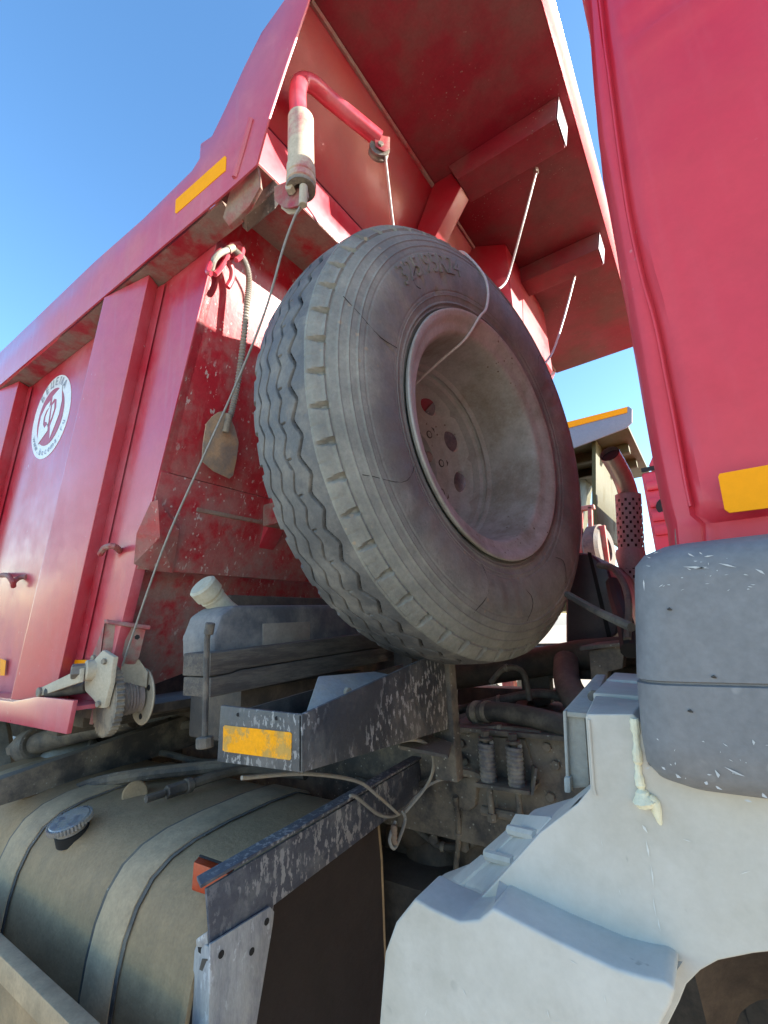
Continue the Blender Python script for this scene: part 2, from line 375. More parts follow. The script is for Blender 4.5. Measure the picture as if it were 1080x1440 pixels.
# reflective tape
def tape(pix, y, mat, parent, name='reflective_tape', t=0.0012):
    return prism(name, [aty(u, v, y) for u, v in pix], (0, t, 0), mat, parent, bevel=0)
tape([(247, 281), (249, 279), (316, 219), (318, 221), (317, 240), (313, 243), (248, 300), (246, 299)], .5985, tape_pale, rail)
tape([(0, 926), (8, 929), (6, 950), (0, 950)], YP - .012, tape_o, side)
tape([(105, 928), (122, 928), (116, 945), (102, 948)], YP - .014, tape_o, side)
# little welded hooks on the side wall
def hook(pix, y):
    P = [aty(u, v, yy) for (u, v), yy in zip(pix, y)]
    return tube('tarpaulin_hook', P, .009, red_dusty, side, seg=8, n=5)
hook([(141, 779), (148, 770), (160, 768), (169, 775)], [.655, .65, .65, .69])
hook([(0, 809), (10, 809), (17, 817), (19, 825)], [.69, .65, .65, .66])
hook([(19, 825), (20, 818), (28, 812), (38, 811)], [.66, .66, .68, .69])

# round sticker: a disc with ring lettering
SC = aty(71, 586, YP - .0015)
SR = .178
def disc_pts(r0, n=64, y=0.0, a0=0, a1=2 * math.pi):
    return [V(SC.x + r0 * math.cos(t) + .25 * r0 * math.sin(t) * 0, SC.y + y, SC.z + r0 * math.sin(t)) for t in [a0 + (a1 - a0) * i / n for i in range(n + (0 if abs(a1 - a0 - 2 * math.pi) < 1e-6 else 1))]]
sticker = prism('round_sticker', disc_pts(SR), (0, .001, 0), white_m, side, bevel=0)
def ringpoly(r1, r2, y, mat, name):
    o_, i_ = disc_pts(r1, 64, y), disc_pts(r2, 64, y)
    fs = [(k, (k + 1) % 64, 64 + (k + 1) % 64, 64 + k) for k in range(64)]
    return mesh(name, o_ + i_, fs, mat, sticker)
prism('emblem_ground', disc_pts(SR * .69, 64, -.0016), (0, .001, 0), stick_red, sticker, bevel=0)
def emblem(poly, name='emblem_shape'):
    ps = [V(SC.x + x * SR, SC.y - .003, SC.z + z * SR) for x, z in poly]
    return prism(name, ps, (0, .001, 0), white_m, sticker, bevel=0)
# two interlocked halves of the mark, left rounded one and right pointed one
emblem([(-.08, .42), (-.30, .36), (-.52, .16), (-.56, -.12), (-.54, -.42), (-.50, -.56), (-.02, -.34), (-.05, -.16), (-.22, -.22), (-.33, -.10), (-.34, .08), (-.24, .22), (-.10, .26)])
emblem([(-.02, .30), (-.04, -.25), (-.13, -.10), (-.24, -.06), (-.24, .06), (-.15, .20)], 'emblem_core')
emblem([(.02, .50), (.46, .62), (.56, .22), (.50, -.10), (.16, -.58), (.10, -.26), (.20, -.10), (.31, .12), (.27, .34), (.14, .40), (.02, .34)])
emblem([(.05, .26), (.16, .30), (.20, .14), (.10, -.08), (.06, -.12)], 'emblem_core')
def ring_text(txt, rad, a_mid, step, size, flip=False):
    for i, ch in enumerate(txt):
        if ch == ' ': continue
        k = i - (len(txt) - 1) / 2
        an = a_mid + (k * step if flip else -k * step)
        cu = bpy.data.curves.new('letter', 'FONT'); cu.body = ch; cu.size = size; cu.align_x = 'CENTER'; cu.align_y = 'CENTER'; cu.resolution_u = 2
        o = bpy.data.objects.new('letter', cu); col.objects.link(o)
        me = bpy.data.meshes.new_from_object(o); bpy.data.objects.remove(o)
        o = bpy.data.objects.new('letter', me); col.objects.link(o)
        c = V(SC.x + rad * math.cos(an), SC.y - .0018, SC.z + rad * math.sin(an))
        rot = an - math.pi / 2 + (math.pi if flip else 0)
        M = Matrix.Translation(c) @ Matrix.Rotation(-rot, 4, 'Y') @ Matrix.Rotation(math.pi / 2, 4, 'X')
        me.transform(M); me.materials.clear(); me.materials.append(slate_m)
        o.parent = sticker
ring_text('БЕЦЕМА', SR * .845, math.pi / 2, .30, SR * .26)
ring_text('www.becema.ru', SR * .845, -math.pi / 2, .19, SR * .22, flip=True)

# ---- front wall of the body (leans forward going up)
Y0, Y1 = .693, 3.08
def wall_poly(z0, z1, y0, y1, off=0.0):
    return [V(wx(z0, off), y0, z0), V(wx(z0, off), y1, z0), V(wx(z1, off), y1, z1), V(wx(z1, off), y0, z1)]
front = prism('body_front_wall', wall_poly(.465, 1.30, Y0, Y1), (-.02, 0, 0), red_wall, truck, bevel=.001)
prism('lower_plate', wall_poly(.19, .462, Y0 + .002, Y1, .004), (-.02, 0, 0), red_wall, front, bevel=.002)
prism('bottom_plate', [V(wx(.205, -.075), Y0 + .001, .205), V(wx(.205, -.075), Y1, .205), V(wx(-.09, -.075), Y1, -.09), V(wx(-.115, -.075), 1.0, -.115), V(wx(-.15, -.072), .86, -.15), V(wx(-.215, -.06), .74, -.215), V(wx(-.232, -.03), Y0 + .001, -.232)], (-.02, 0, 0), red_wall, front, bevel=.001)
# corner strap of the front edge, caked with dust
vs = []
for z in (1.02, .62, .60, .2, .1, -.23):
    for y, o in ((YP - .003, .0), (YP - .003, .012), (.735, .012), (.735, .003)):
        vs.append(V(wx(z, o - (.05 if z < .19 else 0)), y, z))
# folded corner patch at lower left
cp = [onw(212, 706, .010), onw(222, 703, .03), onw(252, 745, .03), onw(243, 806, .012), onw(208, 800, .01), onw(188, 793, .008), onw(192, 750, .008)]
mesh('corner_gusset', cp + [onw(225, 755, .045)], [(0, 1, 7), (1, 2, 7), (2, 3, 7), (3, 4, 7), (4, 5, 7), (5, 6, 7), (6, 0, 7)], red_wall, front)
# horizontal crease seam and shallow step
prism('seam_ledge', wall_poly(.372, .385, .83, 1.62, .008), (-.01, 0, 0), red_dusty, front, bevel=.003)
# red upright rib
for y_ in (1.10, 2.62):
    prism('wall_rib', [V(wx(1.19, .004), y_, 1.19), V(wx(1.19, .06), y_, 1.19), V(wx(.42, .06), y_, .42), V(wx(.29, .004), y_, .29)], (0, .075, 0), red, front, bevel=.006)
# cross beam
beam = prism('cross_beam', [V(-1.02, .6145, 1.246), V(-.790, .6145, 1.207), V(-.790, .6145, 1.362), V(-1.02, .6145, 1.42)], (0, 2.45, 0), red, front, bevel=.006)
prism('beam_underside', [V(-1.01, .62, 1.2413), V(-.793, .62, 1.2045), V(-.793, .62, 1.2065), V(-1.01, .62, 1.2433)], (0, 2.43, 0), red_dusty, beam, bevel=0)
# upper slanting wall under the canopy
upper = prism('upper_front_wall', [V(-.788, .6135, 1.3635), V(-.788, Y1, 1.3635), V(-.600, Y1, 1.672), V(-.600, .6135, 1.672)], (-.02, 0, .012), red_shade, front, bevel=.001)
# hoist housing that bulges forward in the middle
hs_top = [(-.80, 1.66), (-.60, 1.72), (-.49, 1.787), (-.49, 2.38), (-.60, 2.56), (-.80, 2.66)]
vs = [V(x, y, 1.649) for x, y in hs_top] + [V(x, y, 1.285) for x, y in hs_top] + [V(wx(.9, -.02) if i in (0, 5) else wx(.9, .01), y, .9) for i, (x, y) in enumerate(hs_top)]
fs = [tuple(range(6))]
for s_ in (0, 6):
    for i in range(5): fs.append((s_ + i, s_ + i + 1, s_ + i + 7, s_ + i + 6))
mesh('hoist_housing', vs, fs, red_shade, front, bevel=.006)
# dusty end bracket where the beam meets the side rail
br = [V(-.868, .614, 1.118), V(-.80, .614, 1.20), V(-.80, .614, 1.10), V(-.90, .614, 1.0)]
cap_p = [aty(325, 262, .616), aty(362, 233, .616), aty(366, 262, .63), aty(350, 290, .64), aty(322, 318, .65), aty(313, 306, .63)]
prism('beam_end_plate', cap_p, (-.004, .012, 0), red_dusty, beam, bevel=.002)
prism('corner_tab', [aty(338, 296, .67), aty(385, 252, .70), aty(392, 262, .71), aty(386, 270, .70), aty(346, 304, .68)], (-.03, .03, -.012), grime2, beam, bevel=.002)

# ---- canopy (cab guard)
CX0, CX1, CZ = -.615, -.105, 1.65
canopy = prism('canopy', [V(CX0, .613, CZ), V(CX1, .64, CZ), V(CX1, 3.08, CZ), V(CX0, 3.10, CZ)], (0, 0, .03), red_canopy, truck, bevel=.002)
prism('canopy_front_edge', [V(CX1 + .001, .64, CZ - .002), V(CX1 + .001, 3.08, CZ - .002), V(CX1 + .030, 3.08, CZ + .030), V(CX1 + .030, .64, CZ + .030)], (-.004, 0, .006), red, canopy, bevel=.002)
lit_end_m = pmat('rib_end_lit_tone', (.42, .36, .40), .5)  # light on the open rib ends, put into the colour as a pale tone
for y_ in (1.333, 2.003):
    secs = [(-.5, CZ - .001), (-.13, CZ - .001), (-.15, CZ - .075), (-.5, CZ - .075)]
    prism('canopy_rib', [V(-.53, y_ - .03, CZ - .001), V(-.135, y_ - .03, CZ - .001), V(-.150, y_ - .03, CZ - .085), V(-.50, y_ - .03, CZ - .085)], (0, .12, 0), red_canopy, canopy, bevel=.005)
    prism('rib_end_lit_face', [V(-.1325, y_ - .026, CZ - .003), V(-.1325, y_ + .086, CZ - .003), V(-.1475, y_ + .086, CZ - .083), V(-.1475, y_ - .026, CZ - .083)], (.003, 0, 0), lit_end_m, canopy, bevel=.001)
    # the rib turns down the wall
    prism('rib_leg', [V(-.61, y_ + .002, CZ - .001), V(-.532, y_ + .002, CZ - .001), V(-.50, y_ + .002, CZ - .087), V(-.64, y_ + .002, 1.385), V(-.75, y_ + .002, 1.385)], (0, .071, 0), red_shade, canopy, bevel=.005)
tube('weld_seam', [V(-.613, .66, CZ - .004), V(-.613, 3.05, CZ - .004)], .008, red_dusty, canopy, seg=6)

# ---- spare wheel hoist arm of bent pipe
top = aty(418, 118, .72)
g1 = aty(423, 172, .66)
arm_end = aty(533, 196, .90)
arm = tube('hoist_arm', smooth_path([aty(421, 180, .66), aty(419, 150, .66), aty(419, 128, .665), aty(424, 116, .68), aty(440, 119, .71), aty(462, 138, .76), aty(495, 165, .82), arm_end], 8), .0225, red, truck, seg=16)
sleeve = lathe('spring_sleeve', [(h * .93, r_ * .90) for h, r_ in [(0, .026), (0, .033), (.004, .036), (.17, .036), (.172, .039), (.205, .040), (.208, .037), (.212, .0405), (.228, .0405), (.232, .036), (.232, .022), (.20, .022)]], g1 - V(0, 0, -.012), V(.005, -.0, -1), zinc, arm, seg=28)
sleeve.data.materials[0] = pmat('dusty_pink_sleeve', (0.42, 0.13, 0.13), .5, dust=(.52, .46, .34), amt=.58, dscale=13, dcon=.12, bump=.25)
lathe('guide_ring', [(0, .018), (.0, .0355), (.010, .0355), (.010, .018)], g1 + V(.001, 0, .012 - .217), V(0, 0, -1), iron, arm, seg=28, closed=True)
# pulley at the arm's end
pc = aty(533, 212, .905)
lathe('pulley_wheel', [(-.012, .006), (-.012, .030), (-.006, .030), (0, .023), (.006, .030), (.012, .030), (.012, .006)], pc, V(.75, -.66, 0), iron, arm, seg=28, closed=True)
for s_ in (-1, 1):
    prism('pulley_cheek', [pc + V(.75, -.66, 0) * (.016 * s_) + q for q in (V(-.012, -.014, .035), V(.02, .022, .035), V(.018, .02, -.01), V(.006, .008, -.022), V(-.010, -.011, -.01))], V(.75, -.66, 0) * .003, red_dusty, arm, bevel=.001)
bolt(pc + V(.75, -.66, 0) * .016, V(.75, -.66, 0), .009, .008, iron, arm)
# clevis below the pipe
cv = aty(412, 272, .715)
clevis = prism('clevis_plate', [aty(u, v, .655) for u, v in [(385, 262), (403, 255), (404, 248), (412, 266), (428, 262), (430, 276), (423, 288), (408, 292), (398, 292), (386, 282)]], (.004, .008, 0), red_dusty, arm, bevel=.0015)
prism('clevis_plate', [aty(u, v, .67) for u, v in [(395, 285), (415, 282), (425, 286), (414, 300), (405, 301), (395, 293)]], (.004, .008, 0), zinc, arm, bevel=.0015)
bolt(aty(411, 270, .65), V(.3, -1, 0), .011, .018, zinc, arm)
cyl('clevis_block', aty(427, 262, .652), aty(426, 289, .652), .010, zinc, arm, seg=12)

# ---- hook bracket on the front wall
hk = onw(316, 360, .03)
HB = prism('strap_hook_bracket', [onw(u, v, .012) for u, v in [(318, 345), (332, 343), (337, 352), (334, 362), (316, 366), (309, 358)]], (.02, 0, 0), red, front, bevel=.003)
for pix in ([(312, 352), (302, 360), (295, 372), (292, 382), (297, 385)], [(322, 356), (316, 368), (308, 380), (302, 386)], [(334, 348), (341, 350), (339, 360), (332, 366)]):
    tube('bent_hook', [onw(u, v, .035 + .012 * i) for i, (u, v) in enumerate(pix)], .0075, red, HB, seg=8, n=5)
tube('red_strap_tail', [onw(u, v, .04) for u, v in [(318, 365), (326, 378), (326, 392), (320, 404)]], .009, red, HB, seg=8, n=5)

# ---- hand winch at the lower corner of the front wall
def yv(u, v, y=.68): return aty(u, v, y)
winch = prism('winch_bracket', [yv(148, 873, .67), yv(206, 882, .75), yv(196, 924, .75), yv(188, 938, .75), yv(143, 920, .67)], (-.012, .004, 0), red_dusty, truck, bevel=.003)
for (u, v) in ((153, 896), (193, 896)):
    bolt(yv(u, v, .70) + V(0.003, -.002, 0), V(1, -.3, 0), .007, .002, black_m, winch, 'bolt_hole')
prism('bracket_lip', [yv(145, 871, .66), yv(207, 880, .75), yv(206, 886, .75), yv(147, 877, .66)], (.02, 0, 0), red_dusty, winch, bevel=.003)
prism('bracket_side', [yv(147, 876, .665), yv(130, 925, .69), yv(120, 945, .69), yv(141, 922, .668)], (-.03, .02, 0), red_dusty, winch, bevel=.002)
prism('winch_back_plate', [yv(143, 919, .68), yv(196, 927, .76), yv(208, 945, .77), yv(206, 968, .77), yv(188, 950, .77), yv(150, 955, .69)], (-.012, .004, 0), zinc, winch, bevel=.002)
prism('winch_side_plate', [yv(144, 914, .655), yv(160, 924, .66), yv(157, 940, .66), yv(155, 960, .66), yv(146, 996, .66), yv(138, 996, .655), yv(131, 984, .65), yv(119, 972, .65), yv(118, 960, .65), yv(127, 935, .65), yv(133, 926, .65)], (.004, .012, 0), zinc, winch, bevel=.004)
GA = V(0.12, 1, 0).normalized()
gc = yv(152, 985, .695)
gv, gf = [], []
ng = 40
for layer, (h, dr) in enumerate(((-.010, 0), (.010, 0))):
    for k in range(ng * 4):
        an = 2 * math.pi * k / (ng * 4); rr_ = .088 + (.005 if (k % 4) in (1, 2) else 0)
        U = GA.orthogonal().normalized(); Wq = GA.cross(U)
        gv.append(gc + GA * h + (U * math.cos(an) + Wq * math.sin(an)) * rr_)
nn = ng * 4
for k in range(nn): gf.append((k, (k + 1) % nn, nn + (k + 1) % nn, nn + k))
gf += [tuple(range(nn))[::-1], tuple(range(nn, 2 * nn))]
mesh('gear_wheel', gv, gf, iron, winch)
lathe('gear_web', [(-.014, .02), (-.014, .05), (-.011, .07), (-.0105, .082)], gc, GA, iron, winch, seg=40)
dpts = []
drum0 = gc + GA * .012; 
for i in range(9):
    rr_ = .045 + random.uniform(-.003, .003)
    dpts += [(.008 * i, rr_ - .004), (.008 * i + .004, rr_)]
lathe('cable_drum', dpts, drum0, V(.12, 1, .04), pmat('wound_rope', (.24, .19, .17), .6, dust=(.30, .25, .2), amt=.5, dscale=20, bump=.6, bscale=150), winch, seg=30)
lathe('drum_flange', [(0, .01), (0, .076), (.003, .079), (.007, .076), (.007, .01)], gc + GA * .088, GA, zinc, winch, seg=40)
for an in (0.3, 2.2, 4.3):
    U = GA.orthogonal().normalized(); Wq = GA.cross(U); p_ = gc + GA * .085 + (U * math.cos(an) + Wq * math.sin(an)) * .055
    cyl('flange_hole', p_, p_ + GA * .003, .008, black_m, winch, seg=10)
cyl('winch_shaft', yv(150, 935, .69), yv(194, 938, .79), .011, iron, winch, seg=14)
hub = yv(122, 943, .64)
hnut = cyl('crank_nut', hub - V(.02, .03, 0), hub + V(.004, .012, 0), .020, iron, winch, seg=6)
cyl('crank_hub', hub - V(.0, .005, 0), hub + V(.01, .03, 0), .028, zinc, winch, seg=20)
h0 = yv(113, 950, .62); h1 = yv(56, 973, .60)
dirh = (h1 - h0); 
crank = prism('crank_handle', [h0 + V(0, 0, .019), h0 - V(0, 0, .017), h1 - V(0, 0, .012), h1 + V(-.008, 0, 0), h1 + V(0, 0, .011)], (.003, .008, 0), zinc, winch, bevel=.0015)
cyl('crank_pin', h1 + V(0, -.006, 0), h1 + V(0, .012, 0), .013, iron, crank, seg=16)
cyl('crank_grip', h1 + V(.02, .012, -.002), yv(122, 966, .67), .017, rubber_m, crank, seg=16)
for u, v in ((148, 930), (140, 990), (133, 925)):
    bolt(yv(u, v, .656), V(.2, -1, 0), .008, .008, iron, winch)

# ---- things under the body: floor, subframe, cylinder dome, cross tube
under = box('body_floor', (body_back, -1.46), (.72, 3.05), (-.225, -.20), grime, truck, bevel=0)
for y_ in (1.25, 2.25): box('body_bearer', (body_back, -1.45), (y_, y_ + .1), (-.33, -.226), grime, under, bevel=.004)
for x_ in (-1.9, -2.6, -3.4, -4.2): box('cross_bearer', (x_, x_ + .08), (.74, 3.0), (-.30, -.226), grime, under, bevel=.004)
rail1 = box('frame_rail', (-6.2, 1.5), (1.35, 1.43), (-.60, -.297), grime2, truck, bevel=.008)
box('frame_rail', (-6.2, 1.5), (2.2, 2.28), (-.60, -.297), grime, truck, bevel=.008)
for x_ in (-.30, -.95, -1.9, -3.0): box('frame_cross_member', (x_, x_ + .12), (1.431, 2.199), (-.56, -.36), grime, rail1, bevel=.008)
tb = tube('torsion_tube', [aty(42, 1048, .9), aty(190, 1008, 1.05)], .042, grime2, truck, seg=20)
cyl('tube_clamp', aty(36, 1050, .9), aty(52, 1045, .91), .062, grime2, tb, seg=18)
cyl('tube_nut', aty(18, 1053, .895), aty(36, 1050, .9), .030, grime2, tb, seg=6)
tube('torsion_tube', [aty(46, 1072, 1.0), aty(240, 1020, 1.3)], .035, grime, truck, seg=20)
# pale domed air chamber
box('added_dark_filler', (-1.80, -1.70), (.76, 3.0), (-.27, -.10), grime, truck, bevel=.01)  # dark filler box, added to keep the space behind the bottom plate black
dome_c = atz(115, 1085, -.50)
dc = aty(118, 1078, 1.05)
lathe('brake_chamber', [(0.0, .15), (.02, .155), (.03, .165), (.045, .165), (.05, .15), (.10, .135), (.15, .09), (.17, .0)], dc - V(.1, 0, .05), V(-.25, -.75, .6), greybox_m, truck, seg=36)
# diagonal mudguard beam that crosses behind the tank
db = prism('cross_beam_bar', [atx(-40, 1110, -1.9), atx(-40, 1146, -1.9), atx(292, 1042, -1.9), atx(292, 996, -1.9)], (-.05, 0, 0), grime2, truck, bevel=.004)
# ledges and pipes between beam and tank
tube('air_line', [aty(-10, 1210, .75), aty(60, 1140, .85), atz(140, 1100, -.45), atz(300, 1078, -.42), atz(380, 1075, -.42)], .02, grime2, truck, seg=10, n=6)
for (u, v), s_ in zip([(205, 1075), (245, 1062), (160, 1085)], (.05, .06, .04)):
    c_ = aty(u, v, 1.35); box('valve_block', (c_.x - s_, c_.x + s_), (1.30, 1.42), (c_.z - s_, c_.z + s_), grime, truck, bevel=.012)
# dark mass: axle, gearbox, engine
lathe('gearbox_housing', [(-.42, .0), (-.42, .20), (-.30, .24), (-.28, .30), (-.25, .30), (-.24, .26), (0, .30), (.02, .36), (.06, .36), (.08, .33), (.5, .34)], V(-.65, 1.82, -.62), V(1, 0, 0), grime, truck, seg=40)
for k in range(10):
    an = k * 2 * math.pi / 10
    bolt(V(-.95, 1.82 + .27 * math.cos(an), -.62 + .27 * math.sin(an)), V(-1, 0, 0), .014, .03, grime2, truck, 'flange_bolt')
box('engine_block', (-.1, 1.3), (1.45, 2.15), (-.9, .1), grime, truck, bevel=.04)
lump = bmesh.new()
random.seed(5)
def lumps(name, cs, mat, parent):
    bm = bmesh.new()
    for c_, r_ in cs:
        bmesh.ops.create_icosphere(bm, subdivisions=2, radius=r_, matrix=Matrix.Translation(c_) @ Matrix.Diagonal((1, .8, 1.1, 1)))
    me = bpy.data.meshes.new(name); bm.to_mesh(me); bm.free(); me.materials.append(mat)
    o = bpy.data.objects.new(name, me); col.objects.link(o); o.parent = parent
    o.matrix_parent_inverse = parent.matrix_world.inverted()
    for p_ in me.polygons: p_.use_smooth = True
    return o
cast = [(aty(u, v, y), r_) for u, v, y, r_ in [(590, 1150, 1.5, .10), (640, 1170, 1.52, .08), (610, 1210, 1.5, .10), (665, 1195, 1.5, .07), (585, 1190, 1.55, .12), (680, 1150, 1.55, .09), (630, 1240, 1.55, .12), (690, 1215, 1.5, .05)]]
lumps('casting_bosses', cast, grime, truck)
for u, v in ((605, 1150), (612, 1175), (640, 1160), (655, 1185), (628, 1135)):
    bolt(aty(u, v, 1.42), V(.3, -1, 0), .016, .03, grime2, truck, 'casting_bolt')
prism('steering_plate', [aty(u, v, 1.33) for u, v in [(632, 1095), (672, 1092), (668, 1135), (658, 1142), (636, 1136)]], (0, .03, 0), grime2, truck, bevel=.01)
# reinforcing lip along the frame rail
box('rail_top_flange', (-1.2, 1.4), (1.315, 1.349), (-.301, -.289), grime2, rail1, bevel=.002)
tube('bent_pipe', [aty(625, 1095, 1.3), aty(655, 1086, 1.3), aty(690, 1100, 1.32)], .012, grime2, truck, seg=8, n=6)

spring_m = pmat('dusty_spring_steel', (0.13, 0.13, 0.14), .5, dust=(.27, .25, .22), amt=.5, dscale=30, bump=.4)
# ---- spring mounting on the frame rail
SPY = 1.29
sp = prism('spring_bracket', [aty(u, v, SPY + .05) for u, v in [(672, 1035), (738, 1040), (750, 1080), (745, 1118), (668, 1105)]], (0, .012, 0), grime2, truck, bevel=.003)
prism('bracket_shelf', [aty(u, v, SPY - .03) for u, v in [(668, 1101), (745, 1113), (745, 1119), (668, 1107)]], (0, .09, 0), grime2, sp, bevel=.002)
prism('bracket_web', [aty(746, 1118, SPY - .03), aty(752, 1080, SPY), aty(748, 1075, SPY + .05), aty(744, 1116, SPY + .05)], (.008, 0, 0), grime2, sp, bevel=.001)
for (ut, vt), (ub, vb) in (((683, 1043), (688, 1103)), ((722, 1048), (728, 1111))):
    pt = aty(ut, vt, SPY); pb = aty(ub, vb, SPY)
    turns = 10; pts = []
    for i in range(turns * 14 + 1):
        t = i / (turns * 14); an = t * turns * 2 * math.pi
        pts.append(pt.lerp(pb, t) + V(math.cos(an), math.sin(an), 0) * .0165)
    tube('coil_spring', pts, .0064, spring_m, sp, seg=7)
    cyl('spring_bolt', pt + V(0, 0, .022), pb - V(0, 0, .075), .0085, grime2, sp, seg=12)
    cyl('spring_washer', pt + V(0, 0, .004), pt + V(0, 0, .012), .020, grime2, sp, seg=16)
    bolt(pt + V(0, 0, .012), V(0, 0, 1), .013, .016, grime2, sp)
    bolt(pb - V(0, 0, .068), V(0, 0, -1), .013, .02, grime2, sp)
tube('support_bar', [aty(678, 1139, 1.31), aty(728, 1149, 1.31)], .012, grime2, sp, seg=10)

# ---- hoses
random.seed(21)
for pts_, r_, m_ in [
    ([aty(500, 1095, 1.3), aty(560, 1110, 1.35), aty(600, 1098, 1.34), aty(650, 1062, 1.33)], .010, rubber_m),
    ([aty(640, 1000, 1.6), aty(700, 985, 1.6), aty(760, 975, 1.6), aty(800, 985, 1.6)], .014, rubber_m),
    ([aty(640, 1030, 1.33), aty(700, 1024, 1.34), aty(760, 1032, 1.34)], .007, grime2),
    ([aty(580, 1160, 1.4), aty(620, 1190, 1.42), aty(665, 1185, 1.42), aty(690, 1150, 1.36), aty(700, 1120, 1.36)], .011, rubber_m),
    ([aty(560, 1230, 1.45), aty(610, 1225, 1.45), aty(650, 1240, 1.45), aty(700, 1215, 1.4)], .013, grime2),
    ([aty(640, 1120, 1.32), aty(645, 1170, 1.35), aty(640, 1230, 1.4)], .008, grime2),
    ([aty(220, 1030, 1.2), aty(300, 1010, 1.3), aty(380, 985, 1.4), aty(500, 975, 1.5)], .018, rubber_m),
    ([aty(130, 1060, 1.1), aty(220, 1058, 1.15), aty(290, 1072, 1.2), aty(370, 1060, 1.25)], .012, grime2),
    ([aty(690, 960, 1.5), aty(710, 940, 1.5), aty(735, 945, 1.5), aty(745, 985, 1.5)], .009, rubber_m)]:
    h_ = tube('brake_hose', pts_, r_, m_, truck, seg=10, n=8)
    q0 = Vector(pts_[1]); q1 = q0 + (Vector(pts_[2]) - Vector(pts_[0])).normalized() * .012
    cyl('hose_tie', q0, q1, r_ + .003, iron, h_, seg=12)
for u, v in ((650, 1045), (770, 1050), (782, 1075), (655, 1070), (775, 1120), (700, 1025)):
    bolt(aty(u, v, 1.349), V(0, -1, 0), .012, .012, grime2, truck, 'rail_bolt')
hz = tube('air_intake_hose', [aty(664, 1003, 1.45), aty(700, 1001, 1.42), aty(745, 1008, 1.38), aty(800, 1022, 1.34), aty(840, 1034, 1.3)], .028, rubber_m, truck, seg=18, n=8)
cyl('hose_clamp', aty(668, 1002, 1.445), aty(676, 1002, 1.44), .035, iron, hz, seg=20)
cyl('hose_clamp', aty(683, 1001, 1.435), aty(689, 1001, 1.43), .033, iron, hz, seg=20)
tube('bent_coolant_hose', [aty(796, 930, 1.7), aty(797, 955, 1.6), aty(806, 978, 1.5), aty(826, 1004, 1.4)], .040, rubber_m, truck, seg=16, n=8)
tube('thin_air_pipe', [aty(798, 836, 1.2), aty(835, 857, 1.1), aty(862, 870, 1.0), aty(888, 882, .95)], .0085, rubber_m, truck, seg=8, n=8)

# ---- bracket arms: tray for the can, lower arm with end plate and reflector
TX = -.587
tray = prism('tray_side', [V(TX, .6, -.221), V(TX, .6, -.134), V(TX, 1.022, -.075), V(TX, 1.11, -.078), V(TX, 1.11, -.250)], (-.008, 0, 0), tray_m, truck, bevel=.002)
tf = prism('tray_front', [V(TX - .001, .6, -.221), V(TX - .001, .6, -.134), aty(310, 992, .6), aty(305, 1071, .6)], (0, .008, 0), tray_m, tray, bevel=.002)
tape([(314, 1022), (316, 1020), (408, 1030), (410, 1032), (409, 1067), (407, 1069), (316, 1057), (313, 1055)], .5985, tape_worn, tray)
for u, v in ((335, 1005), (389, 1010)):
    cyl('rivet_hole', aty(u, v, .5990), aty(u, v, .6), .0035, black_m, tray, seg=10)
prism('tray_floor', [V(TX - .01, .61, -.218), V(-.805, .61, -.222), V(-.805, 1.2, -.24), V(TX - .01, 1.1, -.245)], (0, 0, .004), tray_m, tray, bevel=0)
prism('tray_back', [V(-.80, .61, -.222), V(-.80, .61, -.150), V(-.80, 1.25, -.11), V(-.80, 1.25, -.24)], (-.006, 0, 0), grime, tray, bevel=.001)
box('tray_post', (TX - .05, TX + .012), (1.112, 1.15), (-.37, -.05), grime2, tray, bevel=.006)
prism('tray_tongue', [atz(560, 1048, -.26), atz(630, 1062, -.28), atz(640, 1030, -.28), atz(590, 1030, -.26)], (0, 0, -.008), grime2, tray, bevel=.001)
# concrete-grey block lying inside the tray behind the lip
prism('grey_wedge', [atx(430, 1003, -.66), atx(448, 950, -.70), atx(525, 944, -.70), atx(560, 950, -.64), atx(470, 1000, -.61)], (-.03, .01, -.05), greybox_m, tray, bevel=.004)
bolt(atx(487, 972, -.62), V(1, -.3, 0), .008, .01, iron, tray)

BX = -.82
arm2 = prism('bracket_arm', [V(BX, .6, -.435), V(BX, 1.345, -.402), V(BX, 1.36, -.49), V(BX, .759, -.528), V(BX, .755, -.548), V(BX, .642, -.586), V(BX, .618, -.556)], (-.006, 0, 0), bar_m, truck, bevel=.0015)
prism('arm_top_flange', [V(BX + .004, .585, -.428), V(BX + .004, 1.35, -.397), V(BX - .030, 1.35, -.397), V(BX - .030, .60, -.428)], (0, 0, .006), bar_m, arm2, bevel=.0015)
ep = [atx(303, 1262, BX + .003), atx(385, 1271, BX + .003), atx(388, 1276, BX + .003), atx(385, 1300, BX + .003)]
endp = prism('arm_end_plate', [atx(296, 1328, BX + .008), atx(380, 1275, BX + .008), atx(386, 1282, BX + .008), atx(384, 1300, BX + .008), atx(361, 1440, BX + .008), atx(350, 1500, BX + .008), atx(292, 1500, BX + .008)], (-.005, 0, 0), plate_m, arm2, bevel=.0015)
prism('end_plate_flange', [atx(297, 1330, BX + .004), atx(281, 1322, BX - .05), atx(276, 1335, BX - .055), atx(266, 1500, BX - .06), atx(292, 1500, BX + .004)], (0, -.004, 0), plate_m, arm2, bevel=.001)
for u, v in ((375, 1296), (354, 1338), (311, 1342)):
    p_ = atx(u, v, BX + .0085); q_ = cyl('bolt_hole', p_, p_ + V(.0006, 0, 0), .0062, black_m, endp, seg=14)
p_ = atx(288, 1331, BX - .03); bolt(p_ + V(0, -.006, 0), V(.2, -1, 0), .0075, .003, black_m, endp, 'bolt_hole')
